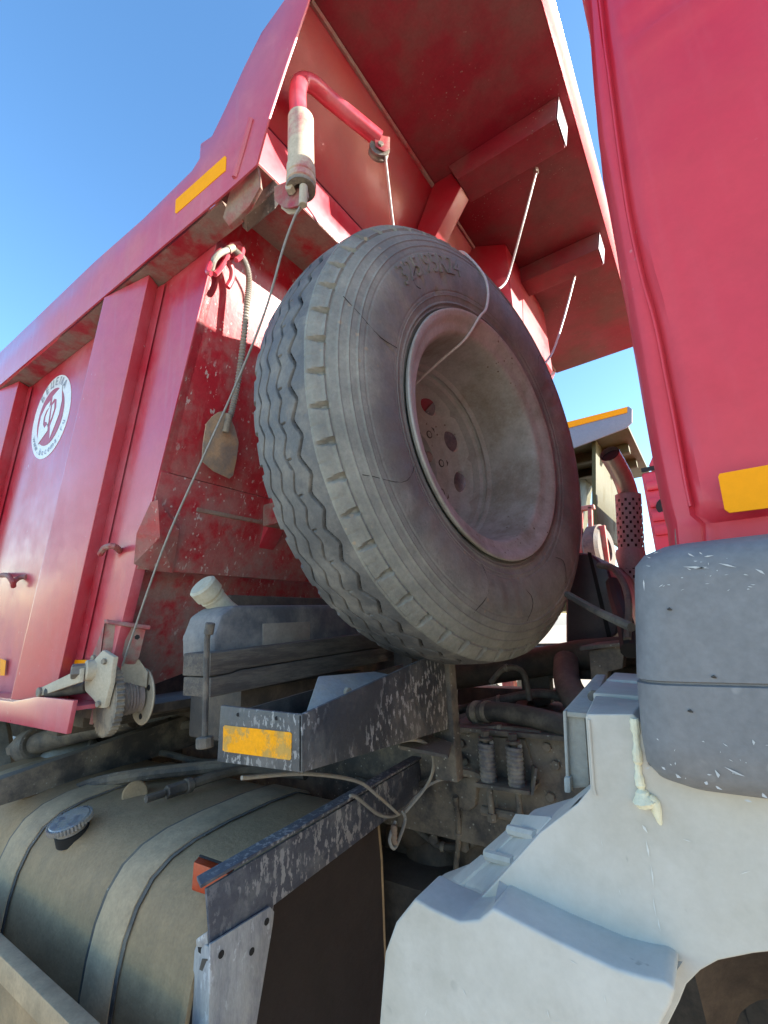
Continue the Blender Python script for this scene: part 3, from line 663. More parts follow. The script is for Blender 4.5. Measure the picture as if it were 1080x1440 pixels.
prism('end_plate_slot', [atx(289, 1345, BX - .02) + V(0, -.006, 0), atx(297, 1345, BX) + V(0, -.006, 0), atx(297, 1366, BX) + V(0, -.006, 0), atx(285, 1360, BX - .03) + V(0, -.006, 0)], (0, -.001, 0), grime, endp, bevel=0)
prism('arm_knuckle', [atx(283, 1316, BX - .04), atx(299, 1305, BX - .01), atx(301, 1328, BX - .01), atx(284, 1327, BX - .04)], (0, -.012, 0), plate_m, arm2, bevel=.003)
# red reflector bolted behind the arm end
lp = [aty(272, 1212, .64), aty(322, 1230, .67), aty(316, 1268, .67), aty(269, 1252, .64)]
refl = prism('side_reflector', lp, (-.012, .02, 0), lamp_m, arm2, bevel=.003)
prism('reflector_back', [q + V(-.013, .02, 0) for q in lp], (-.006, .008, 0), grime, refl, bevel=.002)
# second frame post by the tray
tube('tray_rod', [aty(293, 885, .62), aty(291, 900, .62), aty(288, 1040, .62)], .0060, grime2, truck, seg=10)
cyl('rod_head', aty(296, 876, .62), aty(293, 892, .62), .010, grime2, truck, seg=12)
cyl('rod_nut', aty(288, 1036, .62), aty(288, 1052, .62), .017, grime2, truck, seg=10)

# ---- fuel tank, rounded, axis along the truck
prof = [(.60, -1.05), (.598, -.80), (.600, -.72), (.606, -.66), (.618, -.60), (.638, -.55), (.668, -.51), (.71, -.485), (.77, -.470), (.86, -.462), (1.0, -.458), (1.10, -.462), (1.16, -.485), (1.19, -.53), (1.20, -.62), (1.20, -1.05)]
def tank_ring(x, inset=0.0):
    c_ = V(0, .9, -.78); out = []
    for y, z in prof:
        d = V(0, y, z) - c_; d = d * (1 - inset / d.length); out.append(V(x, c_.y + d.y, c_.z + d.z))
    return out
rows = [tank_ring(x, i_) for x, i_ in ((-.872, .010), (-.870, .004), (-.870, -.004), (-.885, -.005), (-.888, 0), (-1.3, 0), (-1.7, 0), (-2.1, 0), (-2.42, 0))]
tank = grid_surface('fuel_tank', rows, tank_m, truck)
mesh('tank_end', tank_ring(-.8705, .006), [tuple(range(len(prof)))], pmat('dark_tank_end', (.016, .009, .008), .65, dust=(.034, .022, .018), amt=.5, dscale=3, bump=.3), tank)
for x0, x1 in ((-1.215, -1.105), (-1.78, -1.66), (-2.3, -2.19)):
    rs = [tank_ring(x, i_) for x, i_ in ((x0, 0), (x0, -.006), (x0 + .012, -.011), (x1 - .012, -.011), (x1, -.006), (x1, 0))]
    grid_surface('tank_strap', rs, strap_m, tank)
    rs = [tank_ring(x, i_) for x, i_ in ((x0 - .012, -.002), (x0 - .012, -.004), (x0 - .0005, -.004))]
    grid_surface('strap_lining', rs, grime2, tank)
    rs = [tank_ring(x, i_) for x, i_ in ((x1 + .0005, -.004), (x1 + .012, -.004), (x1 + .012, -.002))]
    grid_surface('strap_lining', rs, grime2, tank)
cpt = atz(98, 1152, -.462)
nrm = V(.05, -.30, .95).normalized()
capb = lathe('filler_cap', [(-.06, .036), (-.016, .036), (-.014, .044), (-.012, .050)] + [(-.002, .050), (.002, .045), (.003, .03), (.001, .0)], cpt, nrm, chrome, tank, seg=60)
U_ = nrm.orthogonal().normalized(); W_ = nrm.cross(U_)
bm = bmesh.new()
for k in range(40):
    an = 2 * math.pi * k / 40; c_ = cpt + nrm * -.006 + (U_ * math.cos(an) + W_ * math.sin(an)) * .0505
    bmesh.ops.create_cube(bm, size=1, matrix=Matrix.Translation(c_) @ nrm.to_track_quat('Z', 'Y').to_matrix().to_4x4() @ Matrix.Rotation(an, 4, 'Z') @ Matrix.Diagonal((.005, .005, .013, 1)))
me = bpy.data.meshes.new('cap_knurl'); bm.to_mesh(me); bm.free(); me.materials.append(chrome)
o = bpy.data.objects.new('cap_knurl', me); col.objects.link(o); o.parent = tank
lathe('filler_neck', [(-.055, .040), (-.03, .040), (-.028, .036), (-.012, .036)], cpt, nrm, black_m, tank, seg=30)
# fuel line fitting on the tank top
f0 = atz(205, 1124, -.43); f1 = atz(260, 1106, -.43)
tube('fuel_fitting', [f0, f0.lerp(f1, .45)], .010, grime2, tank, seg=10)
cyl('fitting_nut', f0.lerp(f1, .5), f1, .018, grime2, tank, seg=6)
cyl('fitting_collar', f1, f1 + (f1 - f0) * .18, .021, grime2, tank, seg=12)
tube('fuel_line', [f1 + (f1 - f0) * .2, atz(300, 1092, -.42), atz(350, 1082, -.42), atz(430, 1090, -.42)], .014, grime, tank, seg=10, n=6)
cyl('tank_sender', atz(190, 1120, -.475), atz(190, 1116, -.455), .036, tank_m, tank, seg=24)

# ---- low side guard at the bottom left
sg = prism('side_guard', [V(-.70, .48, -.630), V(-1.9, .48, -.612), V(-1.9, .48, -.655), V(-.70, .48, -.672)], (0, .03, 0), strap_m, truck, bevel=.003)
prism('guard_panel', [V(-.70, .487, -.673), V(-1.9, .487, -.656), V(-1.9, .487, -1.0), V(-.70, .487, -1.0)], (0, .01, 0), tank_m, sg, bevel=.002)

# ---- exhaust stack on the far side
EY = 2.6
ex = tube('exhaust_stack', smooth_path([aty(893, 880, EY), aty(888, 800, EY), aty(886, 720, EY), aty(883, 694, EY), aty(874, 668, EY - .06), aty(857, 638, EY - .20)], 6), .046, steel_pipe, truck, seg=24, cap=False)
cyl('exhaust_bore', aty(859, 642, EY - .185), aty(858, 640.5, EY - .19), .042, black_m, ex, seg=24)
def perf(p0, p1, r, na, nb):
    p0 = Vector(p0); p1 = Vector(p1); A = (p1 - p0).normalized(); U = A.orthogonal().normalized(); Wq = A.cross(U); h = (p1 - p0).length
    vs, fs = [], []
    def pt(i, j): an = 2 * math.pi * i / na; return p0 + A * (h * j / nb) + (U * math.cos(an) + Wq * math.sin(an)) * r
    for i in range(na):
        for j in range(nb):
            q = [pt(i, j), pt(i + 1, j), pt(i + 1, j + 1), pt(i, j + 1)]
            if (i + j) % 2 or j in (0, nb - 1):
                s_ = len(vs); vs += q; fs.append((s_, s_ + 1, s_ + 2, s_ + 3))
            else:
                cc = (q[0] + q[2]) / 2; s_ = len(vs); inn = [cc + (x - cc) * .62 for x in q]; vs += q + inn
                for k in range(4): fs.append((s_ + k, s_ + (k + 1) % 4, s_ + 4 + (k + 1) % 4, s_ + 4 + k))
    return mesh('perforated_guard', vs, fs, perf_m, ex)
cyl('added_dark_sleeve', aty(894, 900, EY), aty(883.5, 700, EY), .0515, black_m, ex, seg=24)  # black sleeve added so the guard holes show dark, as if shaded inside
perf(aty(896, 930, EY), aty(889, 790, EY), .058, 22, 22)
perf(aty(888, 778, EY), aty(883, 696, EY), .060, 22, 13)
lathe('guard_collar', [(0, .058), (.0, .060), (.05, .067), (.08, .067), (.1, .061)], aty(890, 800, EY), V(0, 0, 1), perf_m, ex, seg=30)

# ---- air box on the far side of the gap
AY = 1.9
bx = [aty(795, 775, AY), aty(832, 778, AY), aty(856, 800, AY), aty(868, 835, AY), aty(873, 870, AY), aty(868, 893, AY), aty(845, 905, AY), aty(795, 908, AY)]
airbox = prism('air_filter_housing', bx, (0, .75, 0), ductdark, truck, bevel=.02, seg=3)
prism('housing_band', [aty(826, 776, AY - .004), aty(831, 777, AY - .004), aty(861, 900, AY - .004), aty(855, 902, AY - .004)], (0, .004, 0), black_m, airbox, bevel=0)
box('gap_cross_frame', (-.55, -.1), (1.75, 1.85), (-.20, -.12), grime, truck, bevel=.01)
prism('cross_frame_upright', [aty(730, 920, 1.75), aty(770, 920, 1.75), aty(775, 990, 1.75), aty(735, 1000, 1.75)], (0, .05, 0), grime, truck, bevel=.006)
prism('mount_bracket', [aty(828, 915, 1.5), aty(878, 906, 1.5), aty(876, 940, 1.5), aty(855, 945, 1.5), aty(853, 975, 1.5), aty(832, 975, 1.5)], (0, .06, 0), grime2, truck, bevel=.006)
prism('mount_shelf', [aty(815, 909, 1.48), aty(882, 903, 1.48), aty(882, 908, 1.48), aty(815, 915, 1.48)], (0, .3, 0), grime2, truck, bevel=.002)
tube('bundled_cables', [aty(842, 795, 1.75), aty(862, 800, 1.7), aty(878, 822, 1.6), aty(884, 850, 1.5), aty(882, 900, 1.4)], .010, rubber_m, truck, seg=8, n=8)
tube('bundled_cables', [aty(862, 820, 1.8), aty(868, 845, 1.7), aty(880, 880, 1.5), aty(886, 915, 1.4)], .024, black_m, truck, seg=10, n=8)
tube('frame_tube', [V(-.95, 1.75, -.21), V(-.40, 1.75, -.12), V(-.1, 1.75, -.10)], .05, grime, truck, seg=16)

# ---- added cylinder and rod, blocking the sunlit wall behind the wheel's hand holes
blocker_cyl = cyl('added_blocker_cylinder', V(-1.12, 1.93, -.35), V(-.93, 1.93, 1.05), .13, grime2, truck, seg=32)
cyl('added_blocker_rod', V(-.93, 1.93, 1.05), V(-.89, 1.93, 1.30), .09, iron, truck, seg=28)
# ---- wheel carrier behind the spare
carrier = box('wheel_carrier', (-.84, -.79), (1.02, 1.26), (.05, .85), rust_m, truck, bevel=.006)
box('carrier_arm', (-1.25, -.84), (1.08, 1.20), (.36, .44), red_dusty, carrier, bevel=.008)
box('carrier_foot', (-.87, -.80), (1.30, 1.48), (-.30, .05), grime, carrier, bevel=.008)

# ---- cab
cab_rows_v = [(-30, 824, 841), (0, 828, 845), (30, 830, 848.5), (48, 831, 850.5), (62, 832, 852), (80, 834, 854.5), (100, 835.5, 857.5), (116, 837, 859.5), (132, 838.5, 861.5), (150, 841, 864), (190, 845, 869), (240, 855, 876), (300, 866, 885), (350, 874, 895), (400, 884, 907), (440, 891, 919), (483, 899, 929), (530, 907, 938), (580, 916, 948), (630, 925, 957), (680, 935, 966), (712, 942, 973)]
rows = []
YC = .55
for v, e, s_ in cab_rows_v:
    zc = aty(e, v, YC).z
    P_ = []
    d = aty(e, v, YC)
    def pz(u, y):               # keep each row on one height
        q = ray(u, v); X = q[0] / q[1] * y
        return V(X, y, zc)
    P_.append(V(pz(e, YC).x - .012, 3.0, zc))
    P_.append(V(pz(e, YC).x - .010, .62, zc))
    P_.append(V(pz(e, YC).x - .004, .572, zc))
    P_.append(pz(e + 2, .556)); P_.append(pz(e + 5, .5525))
    P_.append(pz(s_ - 5, .550)); P_.append(pz(s_ - 1, .552)); P_.append(pz(s_ + 3, .5545)); P_.append(pz(s_ + 8, .551))
    bul = 0.004 * math.sin(v * .02) - .010 * math.exp(-((v - 62) / 13.0) ** 2) - .010 * math.exp(-((v - 118) / 13.0) ** 2) + .004
    P_.append(pz(s_ + 18, .541)); P_.append(pz(s_ + 32, .537 + bul * .6)); P_.append(pz(s_ + 80, .531 + bul)); P_.append(pz(1110, .527 + bul))
    x_ = P_[-1].x
    P_.append(V(x_ + .35, .53, zc)); P_.append(V(x_ + 1.4, .56, zc)); P_.append(V(x_ + 1.5, .75, zc)); P_.append(V(x_ + 1.55, 3.0, zc))
    rows.append(P_)
# lower closing rows of the panel: it ends above a recess line
for v, off in ((728, .0), (742, .004), (752, .012), (775, .02)):
    zc = aty(945, v, YC).z; P_ = []
    e = 945 + (v - 712) * .1
    def pz(u, y):
        q = ray(u, v); return V(q[0] / q[1] * y, y, zc)
    s_ = 976 if v < 740 else 990
    yy = .545 if v < 735 else .555
    P_ += [V(pz(e, YC).x - .012, 3.0, zc), V(pz(e, YC).x - .010, .62, zc), V(pz(e, YC).x - .004, .572, zc), pz(e + 2, .556), pz(e + 5, .5525), pz(s_ - 5, .550), pz(s_ - 1, .552), pz(s_ + 3, .5545), pz(s_ + 8, .553)]
    P_ += [pz(s_ + 18, yy), pz(s_ + 32, yy - .004 if v < 735 else yy), pz(s_ + 80, yy - .008 if v < 735 else yy), pz(1110, yy - .01 if v < 735 else yy)]
    x_ = P_[-1].x
    P_ += [V(x_ + .35, .55, zc), V(x_ + 1.4, .56, zc), V(x_ + 1.5, .75, zc), V(x_ + 1.55, 3.0, zc)]
    rows.append(P_)
# roof rows above the picture
r0 = rows[0]; top_rows = []
for dz, sh, rr_ in ((.12, .0, .0), (.35, .02, .02), (.49, .06, .05), (.545, .13, .12), (.565, .3, .4)):
    nr = []
    for q in r0:
        cx, cy = .8, 1.8
        nr.append(V(q.x + (cx - q.x) * rr_ * .55, q.y + (cy - q.y) * rr_ * .55, r0[0].z + dz))
    top_rows.append(nr)
rows = top_rows[::-1] + rows
CABTOP = rows[0][0].z
n_ = len(rows[0])
vs = [p_ for r_ in rows for p_ in r_]
fs = [(i * n_ + j, i * n_ + j + 1, (i + 1) * n_ + j + 1, (i + 1) * n_ + j) for i in range(len(rows) - 1) for j in range(n_ - 1)]
fs += [(i * n_ + n_ - 1, i * n_, (i + 1) * n_, (i + 1) * n_ + n_ - 1) for i in range(len(rows) - 1)]
fs.append(tuple(range(n_))); fs.append(tuple((len(rows) - 1) * n_ + j for j in range(n_)))
cab = mesh('cab', vs, fs, red_cab, truck, smooth=True)
cab.data.set_sharp_from_angle(angle=R(50))
# weld seam running down beside the panel
tube('panel_seam', smooth_path([aty(s_ - 2, v, .5495) for v, e, s_ in cab_rows_v], 3), .0016, red_cab, cab, seg=6)
tape([(1010, 670), (1012, 666), (1090, 652), (1090, 713), (1026, 721), (1019, 716)], .5235, tape_o, cab, t=.003)
prism('cab_sill', [aty(948, 738, .556), aty(1110, 718, .556), aty(1110, 790, .556), aty(950, 790, .556)], (0, .02, 0), red_dusty, cab, bevel=.004)

# ---- grey plastic bumper corner
def superbox(name, x0, x1, y0, y1, zlev, mat, parent, r=.035, x0f=None):
    """rounded plan, stacked levels (z, inset)"""
    rows = []
    for z, ins in zlev:
        row = []
        xa = (x0f(z) if x0f else x0) + ins; xb = x1 - ins; ya = y0 + ins; yb = y1 - ins; rr_ = max(r - ins * .3, .012)
        for cx, cy, a0 in ((xa + rr_, yb - rr_, 90), (xa + rr_, ya + rr_, 180), (xb - rr_, ya + rr_, 270), (xb - rr_, yb - rr_, 0)):
            for k in range(9):
                t = R(a0 + 90 * k / 8); row.append(V(cx + rr_ * math.cos(t), cy + rr_ * math.sin(t), z))
        rows.append(row)
    n = len(rows[0]); vs = [p_ for r_ in rows for p_ in r_]
    fs = [(i * n + j, i * n + (j + 1) % n, (i + 1) * n + (j + 1) % n, (i + 1) * n + j) for i in range(len(rows) - 1) for j in range(n)]
    fs.append(tuple(range(n))); fs.append(tuple((len(rows) - 1) * n + j for j in range(n)))
    o = mesh(name, vs, fs, mat, parent, smooth=True); o.data.set_sharp_from_angle(angle=R(40)); return o
BY = .465
xf = lambda z: -.052 + .06 * max(0, (z + .01)) - .045 * max(0, -(z + .01)) 
sc = BY / .52
bz = lambda v, u=893: aty(u, v, BY).z
x_at = lambda u, v: aty(u, v, BY).x
levels = [(bz(752, 985), .045), (bz(757, 985), .022), (bz(768, 985), .008), (bz(785, 985), .001), (bz(820), 0), (bz(900), 0), (bz(957), 0), (bz(959), .003), (bz(961), .003), (bz(963), 0), (bz(1040), 0), (bz(1080, 900), 0.001), (bz(1100, 905), .008), (bz(1116, 930), .022), (bz(1128, 980), .05)]
def xfz(z):
    t = [(bz(752, 985), x_at(888, 790)), (bz(820), x_at(886, 820)), (bz(960), x_at(889, 960)), (bz(1040), x_at(896, 1040)), (bz(1128, 980), x_at(905, 1110))]
    t.sort()
    zs = [a_ for a_, _ in t]; xs = [b_ for _, b_ in t]
    return float(np.interp(z, zs, xs))
bumper = superbox('bumper_corner', None, 1.3, BY, .9, levels, bumper_m, truck, r=.030, x0f=xfz)
# scrapes in the paint
scr = bmesh.new(); random.seed(11)
def scratch(u, v, du, dv, w):
    a_ = aty(u, v, BY - .0006); b_ = aty(u + du, v + dv, BY - .0006); n_ = V(-(b_ - a_).z, 0, (b_ - a_).x).normalized() * w * .00022
    mid = a_.lerp(b_, random.uniform(.3, .7)) + n_ * random.uniform(-1, 1)
    vv = [scr.verts.new(q) for q in (a_, mid - n_ * 1.3, b_, mid + n_ * 1.3)]; scr.faces.new(vv)
for c in [(960, 797, 38, 2, 3), (975, 800, 20, -3, 2), (1010, 792, 26, 6, 2.5), (990, 783, 14, -2, 2), (1062, 800, 14, 8, 3), (967, 778, 10, 5, 2), (1045, 808, 8, 1, 1.5), (1018, 1078, 30, 14, 3), (1005, 1082, 5, 12, 4), (990, 1100, 6, 3, 5), (1072, 1115, 8, 8, 4), (950, 1088, 8, 6, 4), (1006, 1105, 10, 6, 3), (905, 815, 1, 16, 2), (1058, 1040, 2, 8, 3), (930, 1078, 6, 5, 3), (1046, 1125, 12, 3, 3)]:
    scratch(*c)
for _ in range(40):
    scratch(random.uniform(905, 1078), random.choice([random.uniform(775, 830), random.uniform(1030, 1100)]), random.uniform(-8, 8), random.uniform(-3, 5), random.uniform(.6, 1.6))
me = bpy.data.meshes.new('paint_scrapes'); scr.to_mesh(me); scr.free(); me.materials.append(PALEM)
o = bpy.data.objects.new('paint_scrapes', me); col.objects.link(o); o.parent = bumper; o['kind'] = 'stuff'
for u, v in ((1000, 952), (967, 1000), (938, 857)):
    q = aty(u, v, BY - .0008); tube('chip_mark', [q, q + V(.0018, 0, .0004), q + V(.0035, 0, -.0008)], [.0004, .0013, .0003], grime, bumper, seg=8)

# ---- pale plastic wheel fender with moulded steps
def pl(pix, y): return [aty(u, v, y) for u, v in pix]
FB = .50      # main face
FA = .455     # lower swelling
FD = .60      # inner edge of main block
# main face block (column + broad face)
main = pl([(823, 1008), (826, 1004), (890, 1004), (905, 1020), (912, 1075), (960, 1100), (1120, 1120), (1120, 1335), (1060, 1341), (1010, 1351), (985, 1365), (965, 1385), (955, 1410), (935, 1450), (905, 1520), (700, 1520), (640, 1300), (690, 1248), (758, 1172), (812, 1130), (830, 1108)], FB)
fender = prism('wheel_fender', main, (0, .07, 0), fender_m, truck, bevel=.014, seg=5)
# swelling shelf in front, lower left
shelf = pl([(541, 1340), (556, 1298), (583, 1264), (606, 1278), (645, 1296), (672, 1294), (693, 1277), (780, 1322), (865, 1362), (905, 1374), (935, 1380), (950, 1392), (944, 1415), (925, 1450), (895, 1520), (528, 1520), (533, 1440)], FA)
sh = prism('fender_swell', shelf, (0, .055, 0), fender_m, fender, bevel=.012, seg=5)
prism('fender_inner_slope', [aty(u, v, .60) for u, v in [(575, 1275), (632, 1254), (680, 1212), (716, 1176), (780, 1158), (835, 1125), (835, 1500), (560, 1500)]], (0, .10, 0), fender_m, fender, bevel=.006)
# sloped transition between face and swell
bk = pl([(694, 1279), (780, 1324), (865, 1364), (935, 1374)], FA + .008)
up_ = pl([(702, 1238), (790, 1296), (880, 1340), (960, 1352)], FB - .001)
grid_surface('fender_shelf', [bk, [a_.lerp(b_, .5) + V(0, -.004, -.002) for a_, b_ in zip(bk, up_)], up_], fender_m, fender)
# saw-tooth steps, four climbing to the rear bracket
tiles = [((583, 1262), (629, 1247), (693, 1268), (640, 1292)), ((630, 1238), (677, 1200), (728, 1214), (686, 1252)), ((678, 1195), (715, 1163), (757, 1174), (726, 1206)), ((715, 1160), (725, 1142), (778, 1146), (758, 1169))]
for (p0, p1, p2, p3) in tiles:
    q = [aty(*p0, .66), aty(*p1, .66), aty(*p2, .535), aty(*p3, .535)]
    prism('moulded_step', q, (0, 0, -.10), fender_m, fender, bevel=.004, seg=3)
# riser notches between tiles
for a0, a1 in (((645, 1254), (688, 1262)), ((686, 1203), (724, 1213)), ((718, 1167), (755, 1176))):
    q0 = aty(*a0, .60); q1 = aty(*a1, .545)
    tube('step_riser', [q0, q1], .006, fender_m, fender, seg=8)
# flat ledge strip beside the steps
st = pl([(780, 1150), (826, 1108), (760, 1180), (693, 1262), (655, 1290)], .51)
grid_surface('fender_ledge', [pl([(785, 1146), (740, 1196), (690, 1246), (640, 1290)], .56), pl([(832, 1104), (790, 1150), (740, 1200), (690, 1262)], .502)], fender_m, fender)
# steps stacked behind the column top
tt = [((823, 1003), (836, 977), (889, 985), (889, 1008)), ((833, 974), (850, 957), (889, 962), (889, 979)), ((851, 955), (863, 945), (889, 948), (889, 958))]
for k, ps in enumerate(tt):
    ya, yb = (.513, .60) if k == 0 else ((.61, .72) if k == 1 else (.73, .82))
    (a0, b0, c0, d0) = ps
    q = [aty(*a0, ya), aty(*b0, yb), aty(c0[0] + 15, c0[1], yb), aty(d0[0] + 15, d0[1], ya)]
    prism('moulded_step', q, (0, 0, -.05 if k == 0 else -.12), fender_m, fender, bevel=.004, seg=3)
# grey rear bracket box with lip
gb = prism('fender_bracket', pl([(793, 1002), (822, 1002), (830, 1108), (806, 1110), (797, 1112)], .585), (0, .05, 0), greybox_m, fender, bevel=.004)
prism('bracket_lip', [aty(791, 1000, .58), aty(826, 1003, .58), aty(852, 948, .75), aty(838, 948, .75)], (0, 0, -.006), greybox_m, gb, bevel=.002)
prism('bracket_rim', pl([(791, 1000), (796, 999), (801, 1112), (796, 1114)], .578), (0, .012, 0), greybox_m, gb, bevel=.002)
prism('bracket_foot', pl([(792, 1093), (802, 1093), (803, 1116), (793, 1116)], .575), (0, .02, 0), greybox_m, gb, bevel=.003)
cyl('bracket_eyelet', aty(835, 979, .63), aty(835, 979, .625), .007, grime2, gb, seg=14)
scr = bmesh.new(); BYs = BY; BY = FB
for c in [(908, 1180, 5, 26, 3), (915, 1215, 4, 34, 2.2), (918, 1260, 5, 30, 2), (903, 1160, 8, 12, 4), (925, 1290, 4, 20, 2), (960, 1180, 12, 4, 1.5), (845, 1180, 3, 12, 1), (1040, 1230, 16, -5, 1), (870, 1250, 3, 9, 1)]: scratch(*c)
BY = FA
for c in [(770, 1420, 3, 14, 2), (850, 1400, 2, 10, 1.6), (650, 1390, 6, 12, 1.6), (600, 1420, -3, 10, 1.2), (800, 1350, 12, 7, 1.2)]: scratch(*c)
BY = BYs
me = bpy.data.meshes.new('fender_scuffs'); scr.to_mesh(me); scr.free(); me.materials.append(pmat('scuffed_plastic', (.60, .60, .56), .6))
o = bpy.data.objects.new('fender_scuffs', me); col.objects.link(o); o.parent = fender; o['kind'] = 'stuff'
tube('moulded_seam', pl([(828, 1012), (835, 1110), (838, 1118)], FB - .001) , .0012, fender_m, fender, seg=6)
# cream foam squeezed out at the bumper edge
fo = smooth_path([aty(u, v, y) for u, v, y in [(892, 1010, .4995), (895, 1040, .4995), (897, 1070, .4995), (899, 1095, .4990), (904, 1118, .4985), (910, 1135, .4995)]], 5)
rad = [.0034 + .0008 * math.sin(i * .9) + .0005 * math.sin(i * 2.7) + (.006 if 18 < i < 27 else 0) * (1 - abs(i - 22) / 5 if 18 < i < 27 else 0) for i in range(len(fo))]
tube('sealant_foam', fo, rad, foam_m, fender, seg=10)
tube('sealant_foam', smooth_path([aty(912, 1122, .4985), aty(920, 1130, .4985), aty(925, 1146, .4995), aty(929, 1160, .5)], 3), [.0045, .0048, .005, .0048, .0044, .004, .0034, .0026, .002, .001], foam_m, fender, seg=16)
# wheel arch opening: brown lining and wheel in it
arch = pl([(1120, 1334), (1060, 1340), (1010, 1350), (985, 1364), (964, 1384), (954, 1409), (934, 1449), (904, 1520)], FB + .02)
grid_surface('wheel_arch_lining', [arch, [q + V(0, .04, -.004) for q in arch], [q + V(0, .35, -.004) for q in arch], [q + V(0, .5, -.3) for q in arch]], brown_m, fender)

# far wheels and axles of the truck (seen from other positions, shade the ground)
def road_wheel(x, y):
    w = lathe('road_wheel', [(0, .30), (.0, .50), (.03, .58), (.06, .61), (.26, .61), (.29, .58), (.32, .50), (.32, .30)], V(x, y, GROUND + .61), V(0, 1, 0), tyre_m, truck, seg=48)
    lathe('wheel_disc', [(.05, .0), (.05, .14), (.12, .15), (.12, .27), (.02, .31)], V(x, y, GROUND + .61), V(0, 1, 0), rim_m, w, seg=40)
for x_ in (-3.4, -4.8):
    for y_ in (.72, 2.65): road_wheel(x_, y_)
for y_ in (.60, 2.7): road_wheel(.50, y_)
for x_ in (-3.4, -4.8, .55): cyl('axle', V(x_, .9, GROUND + .61), V(x_, 2.8, GROUND + .61), .09, grime, truck)

# ================================================================== SPARE WHEEL
C0 = V(-.4278, 1.1772, .5091); AXN = V(1, -.1825, 0).normalized()
wheel = empty('spare_wheel', C0 - V(0, 0, .62), 'large worn dusty truck spare wheel standing upright between cab and tipper body', 'wheel')
UH = V(-AXN.y, AXN.x, 0)          # horizontal, in the plane of the wheel (away from the camera)
def wp(o_, r_, th):               # offset back from the outer flange, radius, angle
    return C0 - AXN * o_ + (UH * math.cos(th) + V(0, 0, 1) * math.sin(th)) * r_
def tyre():
    NP = 52; per = 22; nt_ = NP * per
    key = [(.012, .340), (.004, .352), (-.006, .375), (-.018, .410), (-.026, .450), (-.027, .490), (-.020, .525), (-.008, .553), (.004, .572), (.013, .584), (.022, .596), (.032, .604)]
    sw = []
    for i in range(len(key) - 1):
        k0 = key[max(i - 1, 0)]; k1 = key[i]; k2 = key[i + 1]; k3 = key[min(i + 2, len(key) - 1)]
        for k in range(20):
            t = k / 20
            sw.append(tuple(.5 * (2 * b1 + (c1 - a1) * t + (2 * a1 - 5 * b1 + 4 * c1 - d1) * t * t + (3 * b1 - a1 - 3 * c1 + d1) * t ** 3) for a1, b1, c1, d1 in zip(k0, k1, k2, k3)))
    tread = []
    T0, T1 = .032, .228
    nT = 110
    for i in range(nT + 1):
        t = i / nT; o_ = T0 + (T1 - T0) * t; r_ = .604 + .011 * (1 - (2 * t - 1) ** 2); tread.append((o_, r_))
    far = [(.240, .594), (.255, .575), (.275, .52), (.283, .46), (.275, .40), (.262, .350), (.26, .340)]
    P = np.array(sw + tread + far); nP = len(P); kind = np.array([0] * len(sw) + [1] * len(tread) + [2] * len(far))
    th = np.arange(nt_) / nt_ * 2 * np.pi
    O = np.repeat(P[:, 0][:, None], nt_, 1); Rr = np.repeat(P[:, 1][:, None], nt_, 1); TH = np.repeat(th[None], nP, 0)
    ph = TH / (2 * np.pi) * NP
    def tri(x): x = x - np.floor(x); return np.where(x < .5, 4 * x - 1, 3 - 4 * x)
    def trap(x, k=1.5): return np.clip(tri(x) * k, -1, 1)
    dist_d = np.zeros_like(O)
    isT = (kind == 1)[:, None]
    grooves = [(.070, .0062, .0130, 0.0, .0085), (.113, .0030, .0110, .18, .0070), (.152, .0026, .0110, .30, .0070), (.192, .0036, .0115, .5, .0080)]
    for c_, w_, dp, p0, am in grooves:
        cc = c_ + am * trap(ph + p0, 1.25)
        d = np.abs(O - cc); g = np.clip((w_ / 2 + .0014 - d) / .0022, 0, 1)
        dist_d = np.maximum(dist_d, g * dp)
    # short spurs off the second groove
    c2 = .113 + .0065 * trap(ph + .18, 1.25)
    fr = (ph + .18) % 1.0
    sp_ = np.clip((.0018 - np.abs((fr - .62) * .072)) / .001, 0, 1) * np.clip((.010 - np.abs(O - (c2 - .006))) / .002, 0, 1)
    dist_d = np.maximum(dist_d, sp_ * .006)
    # worn, slightly scalloped surface
    dist_d = np.where(isT, dist_d, 0)
    rng = np.random.RandomState(2)
    wv = sum(a_ * np.sin(TH * k + p_) for a_, k, p_ in ((.0012, 5, 1.0), (.0008, 13, .4), (.0006, 29, 2.0)))
    Rr = Rr - dist_d + wv * (kind == 1)[:, None]
    # shoulder notches: wedge shaped, open to the sidewall, on both shoulders
    fr = (ph + .15) % 1.0; arc = (fr - .5) * .0737
    reach = np.clip((O - .006) / .004, 0, 1) * np.clip((.037 - O) / .007, 0, 1)
    half = .0090 * np.clip((.040 - O) / .026, 0.1, 1)
    nd = np.clip((half - np.abs(arc)) / .004, 0, 1) * reach * .018
    Rr -= np.where((P[:, 1] > .56)[:, None], nd, 0)
    reach2 = np.clip((O - .214) / .008, 0, 1) * np.clip((.262 - O) / .01, 0, 1); nd2 = np.clip((.011 - np.abs(arc)) / .004, 0, 1) * reach2 * .014
    Rr -= np.where((P[:, 1] > .56)[:, None], nd2, 0)
    # thin buttress step between blocks on the shoulder
    fr2 = (ph * 1.0 + .65) % 1.0; st_ = np.clip((.0015 - np.abs((fr2 - .5) * .0737)) / .001, 0, 1) * np.clip((.04 - O) / .004, 0, 1) * np.clip((O - .014) / .004, 0, 1)
    Rr -= np.where((P[:, 1] > .575)[:, None], st_ * .003, 0)
    # moulded rings on the sidewall, and slight radial waviness of the carcass
    bump = np.zeros_like(O); r0_ = P[:, 1][:, None]
